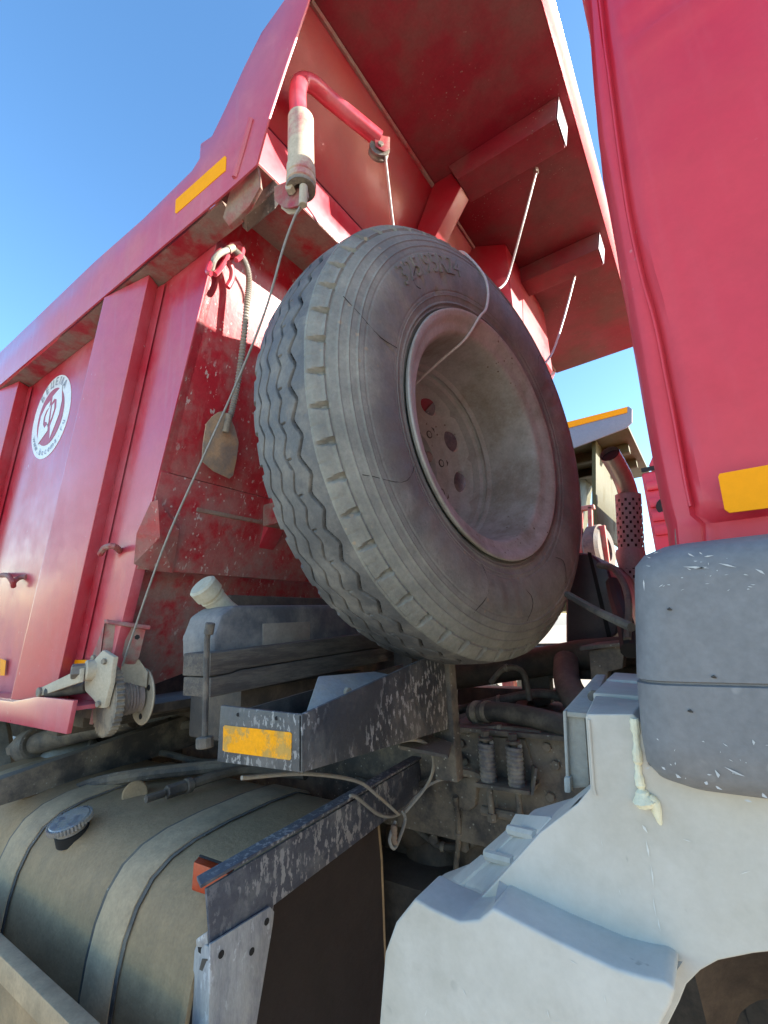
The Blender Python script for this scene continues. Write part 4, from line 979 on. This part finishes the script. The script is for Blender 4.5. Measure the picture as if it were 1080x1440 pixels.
    for rc, h, w_ in ((.580, .0034, .0020), (.574, -.0025, .0018), (.556, .0026, .0017), (.536, .0026, .0017), (.517, .0024, .0016), (.500, -.0016, .0014), (.372, .0036, .0030), (.391, .0020, .0014), (.402, -.0015, .0014), (.362, .0025, .002)):
        bump += h * np.exp(-((r0_ - rc) / w_) ** 2) * (kind == 0)[:, None]
    bump += (kind == 0)[:, None] * (.0011 * np.sin(TH * 47 + 1) * np.exp(-((r0_ - .45) / .05) ** 2) * (.3 + .7 * np.abs(np.sin(TH * 3))) )
    # gouges
    for tg, rg, lt, lr, dp in ((2.05, .435, .035, .018, .006), (2.30, .455, .012, .03, .005), (2.95, .43, .010, .030, .004), (2.16, .40, .02, .010, .004), (1.9, .47, .03, .008, .003)):
        bump -= dp * np.exp(-((TH - tg) / lt) ** 2 - ((r0_ - rg) / lr) ** 2) * (kind == 0)[:, None]
    O2 = O - bump
    A_ = np.array(AXN); U2 = np.array(UH); Z = np.array([0, 0, 1.0]); C = np.array(C0)
    co = C - O2[..., None] * A_ + Rr[..., None] * (np.cos(TH)[..., None] * U2 + np.sin(TH)[..., None] * Z)
    co = co.reshape(-1, 3)
    i = np.arange(nP - 1)[:, None]; j = np.arange(nt_)[None]; j2 = (j + 1) % nt_
    q = np.stack([i * nt_ + j, i * nt_ + j2, (i + 1) * nt_ + j2, (i + 1) * nt_ + j], -1).reshape(-1, 4)
    me = bpy.data.meshes.new('tyre')
    me.vertices.add(len(co)); me.vertices.foreach_set('co', co.ravel())
    me.loops.add(q.size); me.loops.foreach_set('vertex_index', q.ravel())
    me.polygons.add(len(q)); me.polygons.foreach_set('loop_start', np.arange(len(q)) * 4); me.polygons.foreach_set('loop_total', np.full(len(q), 4))
    me.materials.append(tyre_m); me.materials.append(groove_m); me.materials.append(tread_m)
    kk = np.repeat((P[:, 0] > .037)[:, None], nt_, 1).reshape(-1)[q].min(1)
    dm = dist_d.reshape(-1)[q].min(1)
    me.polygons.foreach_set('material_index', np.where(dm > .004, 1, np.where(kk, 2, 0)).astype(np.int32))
    me.update(); me.validate()
    me.polygons.foreach_set('use_smooth', [True] * len(q)); me.set_sharp_from_angle(angle=R(40))
    o = bpy.data.objects.new('tyre', me); col.objects.link(o)
    o.parent = wheel; o.matrix_parent_inverse = wheel.matrix_world.inverted()
    return o
ty = tyre()
# raised size marking on the sidewall
def sw_offset(r_):
    ks = [(.352, .004), (.375, -.006), (.41, -.018), (.45, -.026), (.49, -.027), (.525, -.020), (.553, -.008)]
    return float(np.interp(r_, [k[0] for k in ks], [k[1] for k in ks]))
def sidewall_text(txt, th_mid, r_mid, size, h):
    cu = bpy.data.curves.new('size_marking', 'FONT'); cu.body = txt; cu.size = size; cu.align_x = 'CENTER'; cu.align_y = 'CENTER'; cu.resolution_u = 3
    o = bpy.data.objects.new('size_marking', cu); col.objects.link(o)
    me = bpy.data.meshes.new_from_object(o); bpy.data.objects.remove(o)
    bm = bmesh.new(); bm.from_mesh(me)
    ret = bmesh.ops.extrude_face_region(bm, geom=bm.faces[:])
    topv = set(x for x in ret['geom'] if isinstance(x, bmesh.types.BMVert))
    for v in bm.verts:
        lift = h if v in topv else -.002
        r_ = r_mid + v.co.y; th = th_mid - v.co.x / r_mid
        v.co = wp(sw_offset(r_) - lift + .002, r_, th)
    bmesh.ops.recalc_face_normals(bm, faces=bm.faces)
    bm.to_mesh(me); bm.free(); me.materials.clear(); me.materials.append(tyre_m)
    o = bpy.data.objects.new('size_marking', me); col.objects.link(o); o.parent = ty
    return o
sidewall_text('325/95R24', 2.16, .468, .072, .0052)

for th_, r1_, r2_ in ((2.9, .40, .56), (2.35, .42, .47), (3.6, .39, .55), (-.9, .42, .50), (-1.9, .39, .52), (.8, .44, .56), (-1.45, .43, .51)):
    tube('sidewall_crack', [wp(sw_offset(r1_ + (r2_ - r1_) * i / 8) - .0008, r1_ + (r2_ - r1_) * i / 8, th_ + .05 * math.sin(i * .5)) for i in range(9)], .0008, groove_m, ty, seg=5)
rimp = [(.010, .338), (-.002, .352), (-.010, .353), (-.013, .347), (-.010, .338), (.000, .329), (.006, .318), (.010, .306), (.014, .300), (.022, .296), (.040, .293), (.10, .290), (.165, .286), (.180, .284), (.186, .278), (.194, .276), (.202, .282), (.212, .281), (.220, .273), (.230, .2715), (.262, .272), (.262, .30), (.26, .34)]
rim_o = lathe('rim', [(-h, r_) for h, r_ in rimp], C0, AXN, rim_m, None, seg=96)
rim_o.parent = wheel; rim_o.matrix_parent_inverse = wheel.matrix_world.inverted()
# lock ring
lr = lathe('lock_ring', [(.0125, .345), (.0155, .350), (.0155, .3545), (.0115, .3565), (.0095, .353)], C0, AXN, rim_m, wheel, seg=96, closed=True)
# disc with ten oval hand holes
def disc():
    nseg = 10; ang = 200; vs = []; fs = []
    rads = [.145, .150, .165, .185, .204, .213, .222, .235, .248, .261, .270, .276]
    def off(r_):
        return float(np.interp(r_, [.145, .165, .19, .21, .25, .276], [.315, .312, .310, .302, .288, .272]))
    nr = len(rads)
    TH0 = 1.968
    # fit: centre of a hole sits at phase; basis of the survey: u = -UH
    for r_ in rads:
        for k in range(ang):
            vs.append(wp(off(r_), r_, 2 * math.pi * k / ang))
    holes = []
    per = ang / nseg
    def inhole(rm, k):
        an = (k + .5) / per + hole_phase; f = an - math.floor(an) - .5
        s_ = f * 2 * math.pi / nseg * rm
        return (s_ / .031) ** 2 + ((rm - .243) / .020) ** 2 < 1
    for i in range(nr - 1):
        for k in range(ang):
            if inhole((rads[i] + rads[i + 1]) / 2, k): continue
            fs.append((i * ang + k, i * ang + (k + 1) % ang, (i + 1) * ang + (k + 1) % ang, (i + 1) * ang + k))
    return vs, fs
hole_phase = 0.0
def disc2():
    """disc face with true oval openings"""
    nseg = 10; vs = []; fs = []
    a_in, a_out = .205, .272; hc = .243; hr, ht = .0205, .041
    def off(r_): return float(np.interp(r_, [.10, .145, .165, .19, .21, .25, .276], [.312, .309, .307, .306, .302, .278, .240]))
    nper = 28
    for s_ in range(nseg):
        thc = HOLE0 + s_ * 2 * math.pi / nseg; half = math.pi / nseg
        inner = []; outer = []
        for k in range(nper):
            t = 2 * math.pi * k / nper
            rr_ = hc + hr * math.sin(t); dth = ht * math.cos(t) / hc
            inner.append(len(vs)); vs.append(wp(off(rr_), rr_, thc + dth))
        # lip rolled back
        lip = []
        for k in range(nper):
            t = 2 * math.pi * k / nper; rr_ = hc + (hr - .002) * math.sin(t); dth = (ht - .002) * math.cos(t) / hc
            lip.append(len(vs)); vs.append(wp(off(rr_) + .010, rr_, thc + dth))
        for k in range(nper):
            t = 2 * math.pi * k / nper; c_, s2 = math.cos(t), math.sin(t)
            m_ = max(abs(c_), abs(s2)); cx, cy = c_ / m_, s2 / m_
            rr_ = (a_in + a_out) / 2 + cy * (a_out - a_in) / 2; dth = cx * half
            outer.append(len(vs)); vs.append(wp(off(rr_), rr_, thc + dth))
        for k in range(nper):
            k2 = (k + 1) % nper
            fs.append((inner[k], inner[k2], outer[k2], outer[k])); fs.append((lip[k], lip[k2], inner[k2], inner[k]))
    o = mesh('wheel_disc', vs, fs, rim_m, wheel, smooth=True)
    pr = [(-off(r_), r_) for r_ in (.205, .195, .185, .172, .160, .150, .146)] + [(-.330, .144)]
    lathe('disc_centre', pr, C0, AXN, rim_m, wheel, seg=80)
    return o
HOLE0 = math.pi - 1.968
dsk = disc2()
for k in range(10):
    th = HOLE0 + (k + .5) * 2 * math.pi / 10
    lathe('stud_hole', [(-.3085, .0105), (-.3085, .014), (-.311, .014)], C0 + AXN * .004 + (UH * math.cos(th) + V(0, 0, 1) * math.sin(th)) * .176 , AXN, grime, wheel, seg=16)
# clamp bar and nuts seen through the hub opening
ctr = C0 - AXN * .34
box('clamp_bar', (ctr.x - .02, ctr.x + .025), (ctr.y - .22, ctr.y + .12), (ctr.z - .03, ctr.z + .03), iron, truck, bevel=.006, rot=('Z', .18)).name = 'spare_clamp_bar'
cyl('spare_clamp_bolt', ctr, ctr + AXN * .12, .018, iron, truck, seg=12)
for k in range(8):
    an = k * math.pi / 4 + .3
    p_ = ctr + (UH * math.cos(an) + V(0, 0, 1) * math.sin(an)) * .105
    bolt(p_, AXN, .013, .03, rust_m, truck, 'carrier_nut')
lathe('carrier_flange', [(0, .03), (0, .135), (-.02, .14), (-.05, .10), (-.06, .07)], ctr - AXN * .01, AXN, rust_m, truck, seg=40)
# leftover wire tie in a hand hole
w0 = wp(.285, .243, HOLE0 + 3 * 2 * math.pi / 10); 
tie = tube('plastic_tie', [wp(.30, .246, HOLE0 - 3 * .628 * 0 + 0)], .003, black_m) if False else None

# ================================================================== CABLES, STRAPS, LOOSE THINGS
k1 = tube('winch_cable', smooth_path([aty(172, 936, .71), aty(228, 775, .70), aty(285, 645, .70), aty(330, 545, .70), aty(372, 440, .68), aty(398, 350, .663), aty(414, 306, .655), aty(423, 288, .652), aty(427, 262, .655), g1 + V(0, 0, -.20)], 6), .0030, cable_m, seg=8)
tag(k1, 'grey steel rope running up from the hand winch to the pipe on the tipper body', 'cable')
k2 = tube('hoist_cable', [aty(541, 214, .91), aty(547, 265, .98), aty(553, 316, 1.05), aty(556, 335, 1.07)], .0036, cable_w, seg=8, n=6)
tag(k2, 'pale steel rope dropping from the small pulley onto the tyre', 'cable')
lpc = [wp(.06, .628, 1.60), wp(.03, .618, 1.60), wp(.005, .585, 1.60), wp(-.034, .50, 1.58), wp(-.040, .44, 1.57), wp(-.034, .38, 1.60), wp(-.022, .35, 1.66), wp(.02, .29, 1.76), wp(.10, .25, 1.9), wp(.22, .20, 2.15), wp(.33, .15, 2.35)]
k3 = tube('spare_wheel_tie', [aty(640, 343, wp(.0, .60, 1.50).y)] if False else lpc, .0040, cable_w, seg=8, n=8)
tag(k3, 'thin pale wire looped over the tyre and into its rim', 'wire')
e0 = atz(754, 243, 1.575); e1 = aty(716, 385, 1.55); e2 = aty(707, 402, 1.5); e3 = aty(697, 408, 1.45)
tag(tube('tie_cable', [e0, aty(736, 312, 1.49), e1, e2, e3], .0042, cable_w, seg=8, n=6), 'white cord from the first canopy rib down to the back of the tyre', 'cable')
f0_ = atz(809, 386, 1.575); 
tag(tube('tie_cable', [f0_, aty(795, 440, 2.0), aty(780, 488, 1.95), aty(770, 506, 1.9), aty(762, 514, 1.85)], .0050, cable_w, seg=8, n=6), 'white cord from the second canopy rib bending in behind the tyre at right', 'cable')
for q in (e0, f0_):
    bolt(q + V(0, 0, .018), V(0, 0, -1), .010, .02, iron, canopy, 'cord_hook')
# hanging plate on ribbed hose
hp = empty('hanging_scraper_plate', aty(310, 672, .74), 'rusty flat metal plate hanging on a ribbed grey hose against the red wall', 'plate')
hw = lambda u, v: onw(u, v, .055)
plate = prism('metal_plate', [hw(u, v) for u, v in [(306, 580), (313, 578), (322, 583), (330, 600), (336, 622), (333, 645), (328, 669), (323, 673), (300, 662), (284, 648), (286, 622), (290, 596), (298, 586)]], (-.004, 0, 0), rustplate_m, hp, bevel=.0015)
pts = smooth_path([onw(330, 352, .05), onw(343, 366, .058), onw(350, 392, .06), onw(347, 430, .06), onw(341, 490, .06), onw(333, 545, .062), onw(324, 585, .064)], 10)
dense = smooth_path(pts, 4)
hose = tube('ribbed_hose', dense, [.0082 + (.0016 if i % 3 else -.0008) for i in range(len(dense))], braid_m, hp, seg=10)
cyl('hose_ferrule', onw(323, 582, .066), onw(317, 608, .068), .0105, iron, hp, seg=14)
tube('ribbed_hose', smooth_path([onw(322, 351, .05), onw(310, 356, .06), onw(301, 366, .062), onw(297, 381, .05)], 10), .0085, braid_m, hp, seg=10)
cyl('hose_ferrule', onw(321, 351, .052), onw(329, 348, .052), .0105, zinc, hp, seg=12)

# jerry can lying behind the plank
can = empty('jerry_can', V(-1.0, .95, -.1), 'dusty grey plastic jerry can with pale screw neck behind the wooden beam', 'can')
CXX = -.95
cb = [atx(302, 930, CXX), atx(301, 895, CXX), atx(312, 864, CXX), atx(330, 851, CXX), atx(500, 850, CXX), atx(515, 862, CXX), atx(522, 890, CXX), atx(522, 930, CXX)]
canb = prism('can_body', cb, (-.13, .0, 0), can_m, can, bevel=.016, seg=4)
prism('can_label_panel', [atx(370, 877, CXX + .003), atx(436, 874, CXX + .003), atx(436, 906, CXX + .003), atx(370, 910, CXX + .003)], (-.004, 0, 0), neck_m, can, bevel=.001).data.materials[0] = pmat('faded_label_panel', (.24, .20, .17), .6, dust=(.3, .26, .22), amt=.5, dscale=10)
n0 = atx(324, 868, CXX - .10); n1 = atx(284, 823, CXX - .10); d_ = (n1 - n0)
lathe('can_neck', [(0, .040), (.25, .034), (.55, .033), (.60, .031), (.62, .036), (.70, .036), (.72, .031), (.74, .040), (.98, .040), (1.02, .034), (1.02, 0)] and [(h * d_.length, r_ * .88) for h, r_ in [(0, .040), (.25, .034), (.55, .033), (.60, .031), (.62, .036), (.66, .036), (.68, .031), (.72, .031), (.74, .041), (.98, .041), (1.02, .034), (1.02, 0)]], n0, d_, neck_m, can, seg=28)
cyl('can_neck_foot', n0 - V(0, 0, .02), n0 + d_ * .1, .034, neck_m, can, seg=20)

# wooden beam lying in the tray
pk = [V(-.90, .648, -.040), V(-.90, .652, -.075), V(-.90, 1.42, -.060), V(-.90, 1.40, -.018)]
wood = empty('wooden_beam', V(-.95, .65, -.14), 'dark weathered wooden beam split along its length and lying beside the can', 'beam')
prism('upper_half', [V(-.90, .645, -.038), V(-.90, .645, -.086), V(-.90, .70, -.083), V(-.90, .72, -.078), V(-.90, 1.45, -.056), V(-.90, 1.45, -.008)], (-.10, 0, 0), wood_m, wood, bevel=.003)
prism('lower_half', [V(-.898, .647, -.0885), V(-.898, .647, -.128), V(-.898, 1.45, -.100), V(-.898, 1.45, -.0585), V(-.898, .72, -.0805), V(-.898, .70, -.0855)], (-.10, 0, 0), wood_m, wood, bevel=.003)
box('support_block', (-1.20, -.99), (.80, 1.3), (-.26, -.135), grime, truck, bevel=.01)
box('transmission_case', (-1.3, .3), (1.5, 2.1), (-1.28, -.45), grime, truck, bevel=.05)
box('transmission_flank', (-1.18, -.5), (1.30, 1.5), (-1.30, -.72), grime, truck, bevel=.04)

box('added_gap_filler', (-1.30, -1.24), (.95, 2.0), (-.28, .12), grime, truck, bevel=.01)  # dark panel added to close a gap of light between plank and carrier
# loose wire bundle tied round the lower arm
ww = empty('wire_bundle', aty(560, 1190, 1.1), 'tangle of dusty thin wire hanging from the lower bracket arm', 'wire')
tube('wire', [V(-.80, .98, -.392), V(-.795, 1.00, -.40), V(-.80, 1.1, -.47), atx(560, 1145, -.80), atx(585, 1120, -.79), atx(610, 1100, -.72), atx(646, 1091, -.68)], .0042, cable_m, ww, seg=8, n=8)
tube('wire', [atx(540, 1048, -.62), atx(580, 1040, -.60), atx(603, 1050, -.62), atx(610, 1075, -.66), atx(600, 1105, -.72), atx(570, 1142, -.78)], .0042, braid_m, ww, seg=8, n=8)
tube('wire', [atx(565, 1140, -.79), atx(570, 1152, -.78), atx(562, 1178, -.78), atx(554, 1193, -.78), atx(548, 1180, -.79), atx(556, 1155, -.79)], .0045, cable_m, ww, seg=8, n=8)
tube('wire', [atx(340, 1094, -.80) , atx(430, 1088, -.79), atx(500, 1098, -.79), atx(530, 1118, -.79), atx(560, 1145, -.79)], .0042, braid_m, ww, seg=8, n=8)
lumps('wire_knot', [(atx(554, 1165 + 6 * i, -.785), .010) for i in range(4)], rust_m, ww)

# ================================================================== BACKGROUND VEHICLES
# olive-canopied dump truck parked beyond
bt = empty('dump_truck', V(-3.0, 7.4, GROUND), 'parked dump truck beyond the gap with an olive yellow cab guard and grey rail', 'truck')
BYY = 6.0
dd = ray(905, 655)
P = lambda u, v, y=BYY: aty(u, v, y)
prism('side_rail', [P(760, 604), P(884, 571), P(889, 575), P(889, 594), P(880, 602), P(760, 648)], (0, .03, 0), slate_m, bt, bevel=.01)
prism('reflective_tape', [P(760, 603, BYY - .01), P(882, 572, BYY - .01), P(882, 580, BYY - .01), P(760, 612, BYY - .01)], (0, .008, 0), tape_o, bt, bevel=0)
zc = P(884, 600).z
g0 = P(884, 602); 
far_r = atz(911, 665, g0.z - .05)
cn = [P(760, 648), P(882, 602), atz(913, 668, g0.z), atz(770, 722, g0.z)]
cn = [V(-1.6, BYY + .03, g0.z), V(g0.x, BYY + .03, g0.z), V(g0.x, BYY + 2.4, g0.z), V(-1.6, BYY + 2.4, g0.z)]
can2 = prism('canopy', cn, (0, 0, .05), olive_m, bt, bevel=.01)
for y_ in (BYY + .55, BYY + 1.3):
    box('canopy_rib', (-1.6, g0.x - .08), (y_, y_ + .12), (g0.z - .12, g0.z - .002), olive_m, can2, bevel=.01)
prism('front_slope', [V(-.86, BYY + .12, g0.z - .002), V(-.86, BYY + 2.4, g0.z - .002), V(-.90, BYY + 2.4, 1.35), V(-1.15, BYY + 2.4, .95), V(-1.15, BYY + .12, .95), V(-.90, BYY + .12, 1.35)][:2] + [V(-1.02, BYY + 2.4, 1.05), V(-1.02, BYY + .12, 1.05)], (-.05, 0, 0), olive_m, bt, bevel=.01)
box('body_side_wall', (-6.5, -1.35), (BYY + .08, BYY + .12), (.1, g0.z - .05), olive_m, bt, bevel=.01)
prism('body_front_wall', [V(-1.35, BYY + .12, g0.z - .003), V(-1.35, BYY + 2.4, g0.z - .003), V(-1.9, BYY + 2.4, .1), V(-1.9, BYY + .12, .1)], (-.05, 0, 0), olive_m, bt, bevel=.01)
for xx in (-4.6, -3.2, 0.2):
    for yy in (BYY + .1, BYY + 2.1):
        lathe('road_wheel', [(0, .3), (.02, .56), (.06, .6), (.26, .6), (.3, .56), (.3, .3)], V(xx, yy, GROUND + .6), V(0, 1, 0), tyre_m, bt, seg=36)
box('frame_rail', (-6, 1.8), (BYY + .8, BYY + .9), (-.6, -.35), grime, bt, bevel=.01)
box('frame_rail', (-6, 1.8), (BYY + 1.6, BYY + 1.7), (-.6, -.35), grime, bt, bevel=.01)
# its red cab with pressed ribs
cx0 = P(905, 700).x
cabb = box('cab', (cx0 + .02, cx0 + 1.9), (BYY - .02, BYY + 2.4), (-.55, P(910, 664).z), red_cab, bt, bevel=.04, seg=3)
for v0 in (676, 700, 720, 740):
    zz = P(925, v0).z; box('cab_rib', (cx0 + .05, cx0 + .45), (BYY - .06, BYY - .021), (zz - .11, zz), red_cab, cabb, bevel=.015)
prism('cab_roof_spoiler', [P(912, 655), P(918, 641), P(935, 636), P(960, 640), P(960, 660)], (0, .6, 0), red_cab, cabb, bevel=.01)
box('spoiler_gap', (cx0 + .03, cx0 + .6), (BYY - .035, BYY - .022), (P(925, 661).z, P(925, 655).z), black_m, cabb, bevel=0)
cyl('lock_hole', P(937, 712, BYY - .062), P(937, 712, BYY - .068), .10, black_m, cabb, seg=18)

# spare wheel and rack of a nearer red truck seen past the tyre
rt = empty('trailer_rack', V(-.8, 3.9, GROUND), 'faded red steel rack with a small standing wheel and orange lamp past the tyre', 'rack')
RY = 3.9
for u in (812, 826):
    prism('rack_post', [P(u, 712, RY), P(u + 6, 712, RY), P(u + 8, 800, RY), P(u + 2, 800, RY)], (0, .05, 0), pink_m, rt, bevel=.004)
prism('rack_post', [P(840, 740, RY), P(850, 738, RY), P(862, 830, RY), P(856, 830, RY)], (0, .05, 0), pink_m, rt, bevel=.004)
box('rack_beam', (P(800, 712, RY).x, P(835, 712, RY).x), (RY, RY + .06), (P(815, 718, RY).z, P(815, 712, RY).z), pink_m, rt, bevel=.004)
wc = P(832, 775, RY + .1)
lathe('rack_wheel', [(0, .10), (0, .17), (.02, .20), (.10, .20), (.12, .17), (.12, .10)], wc, V(1, -.2, 0), rubber_m, rt, seg=40, closed=True)
0 and lathe('orange_lamp', [(0, .0), (0, .07), (.08, .07), (.11, .05), (.12, 0)], P(843, 728, RY - .1) - V(0, 0, .05), V(0, 0, 1), tape_o, rt, seg=24)
box('rack_floor', (-1.6, -.1), (RY, RY + 1.6), (-.42, -.34), pink_m, rt, bevel=.01)
prism('orange_marker', [P(716, 932, RY), P(729, 926, RY), P(731, 941, RY), P(721, 941, RY)], (0, .02, 0), tape_o, rt, bevel=.002)
prism('orange_marker', [P(661, 933, RY), P(668, 933, RY), P(667, 941, RY), P(660, 941, RY)], (0, .02, 0), tape_o, rt, bevel=.002)
for x_ in (-1.5, -.2):
    box('rack_leg', (x_ - .05, x_ + .05), (RY + .02, RY + .1), (GROUND, -.43), pink_m, rt, bevel=.004)

# low pale earth bank far off
random.seed(8)
rows = []
for i in range(60):
    x = -260 + i * 9
    h = 2.2 + 1.2 * math.sin(i * .35) + random.uniform(-.3, .3)
    rows.append([V(x, 130, GROUND), V(x, 140, GROUND + h * .7), V(x, 150, GROUND + h), V(x, 175, GROUND + h * .9), V(x, 200, GROUND)])
bank = grid_surface('earth_bank', rows, bank_m); bank['kind'] = 'structure'
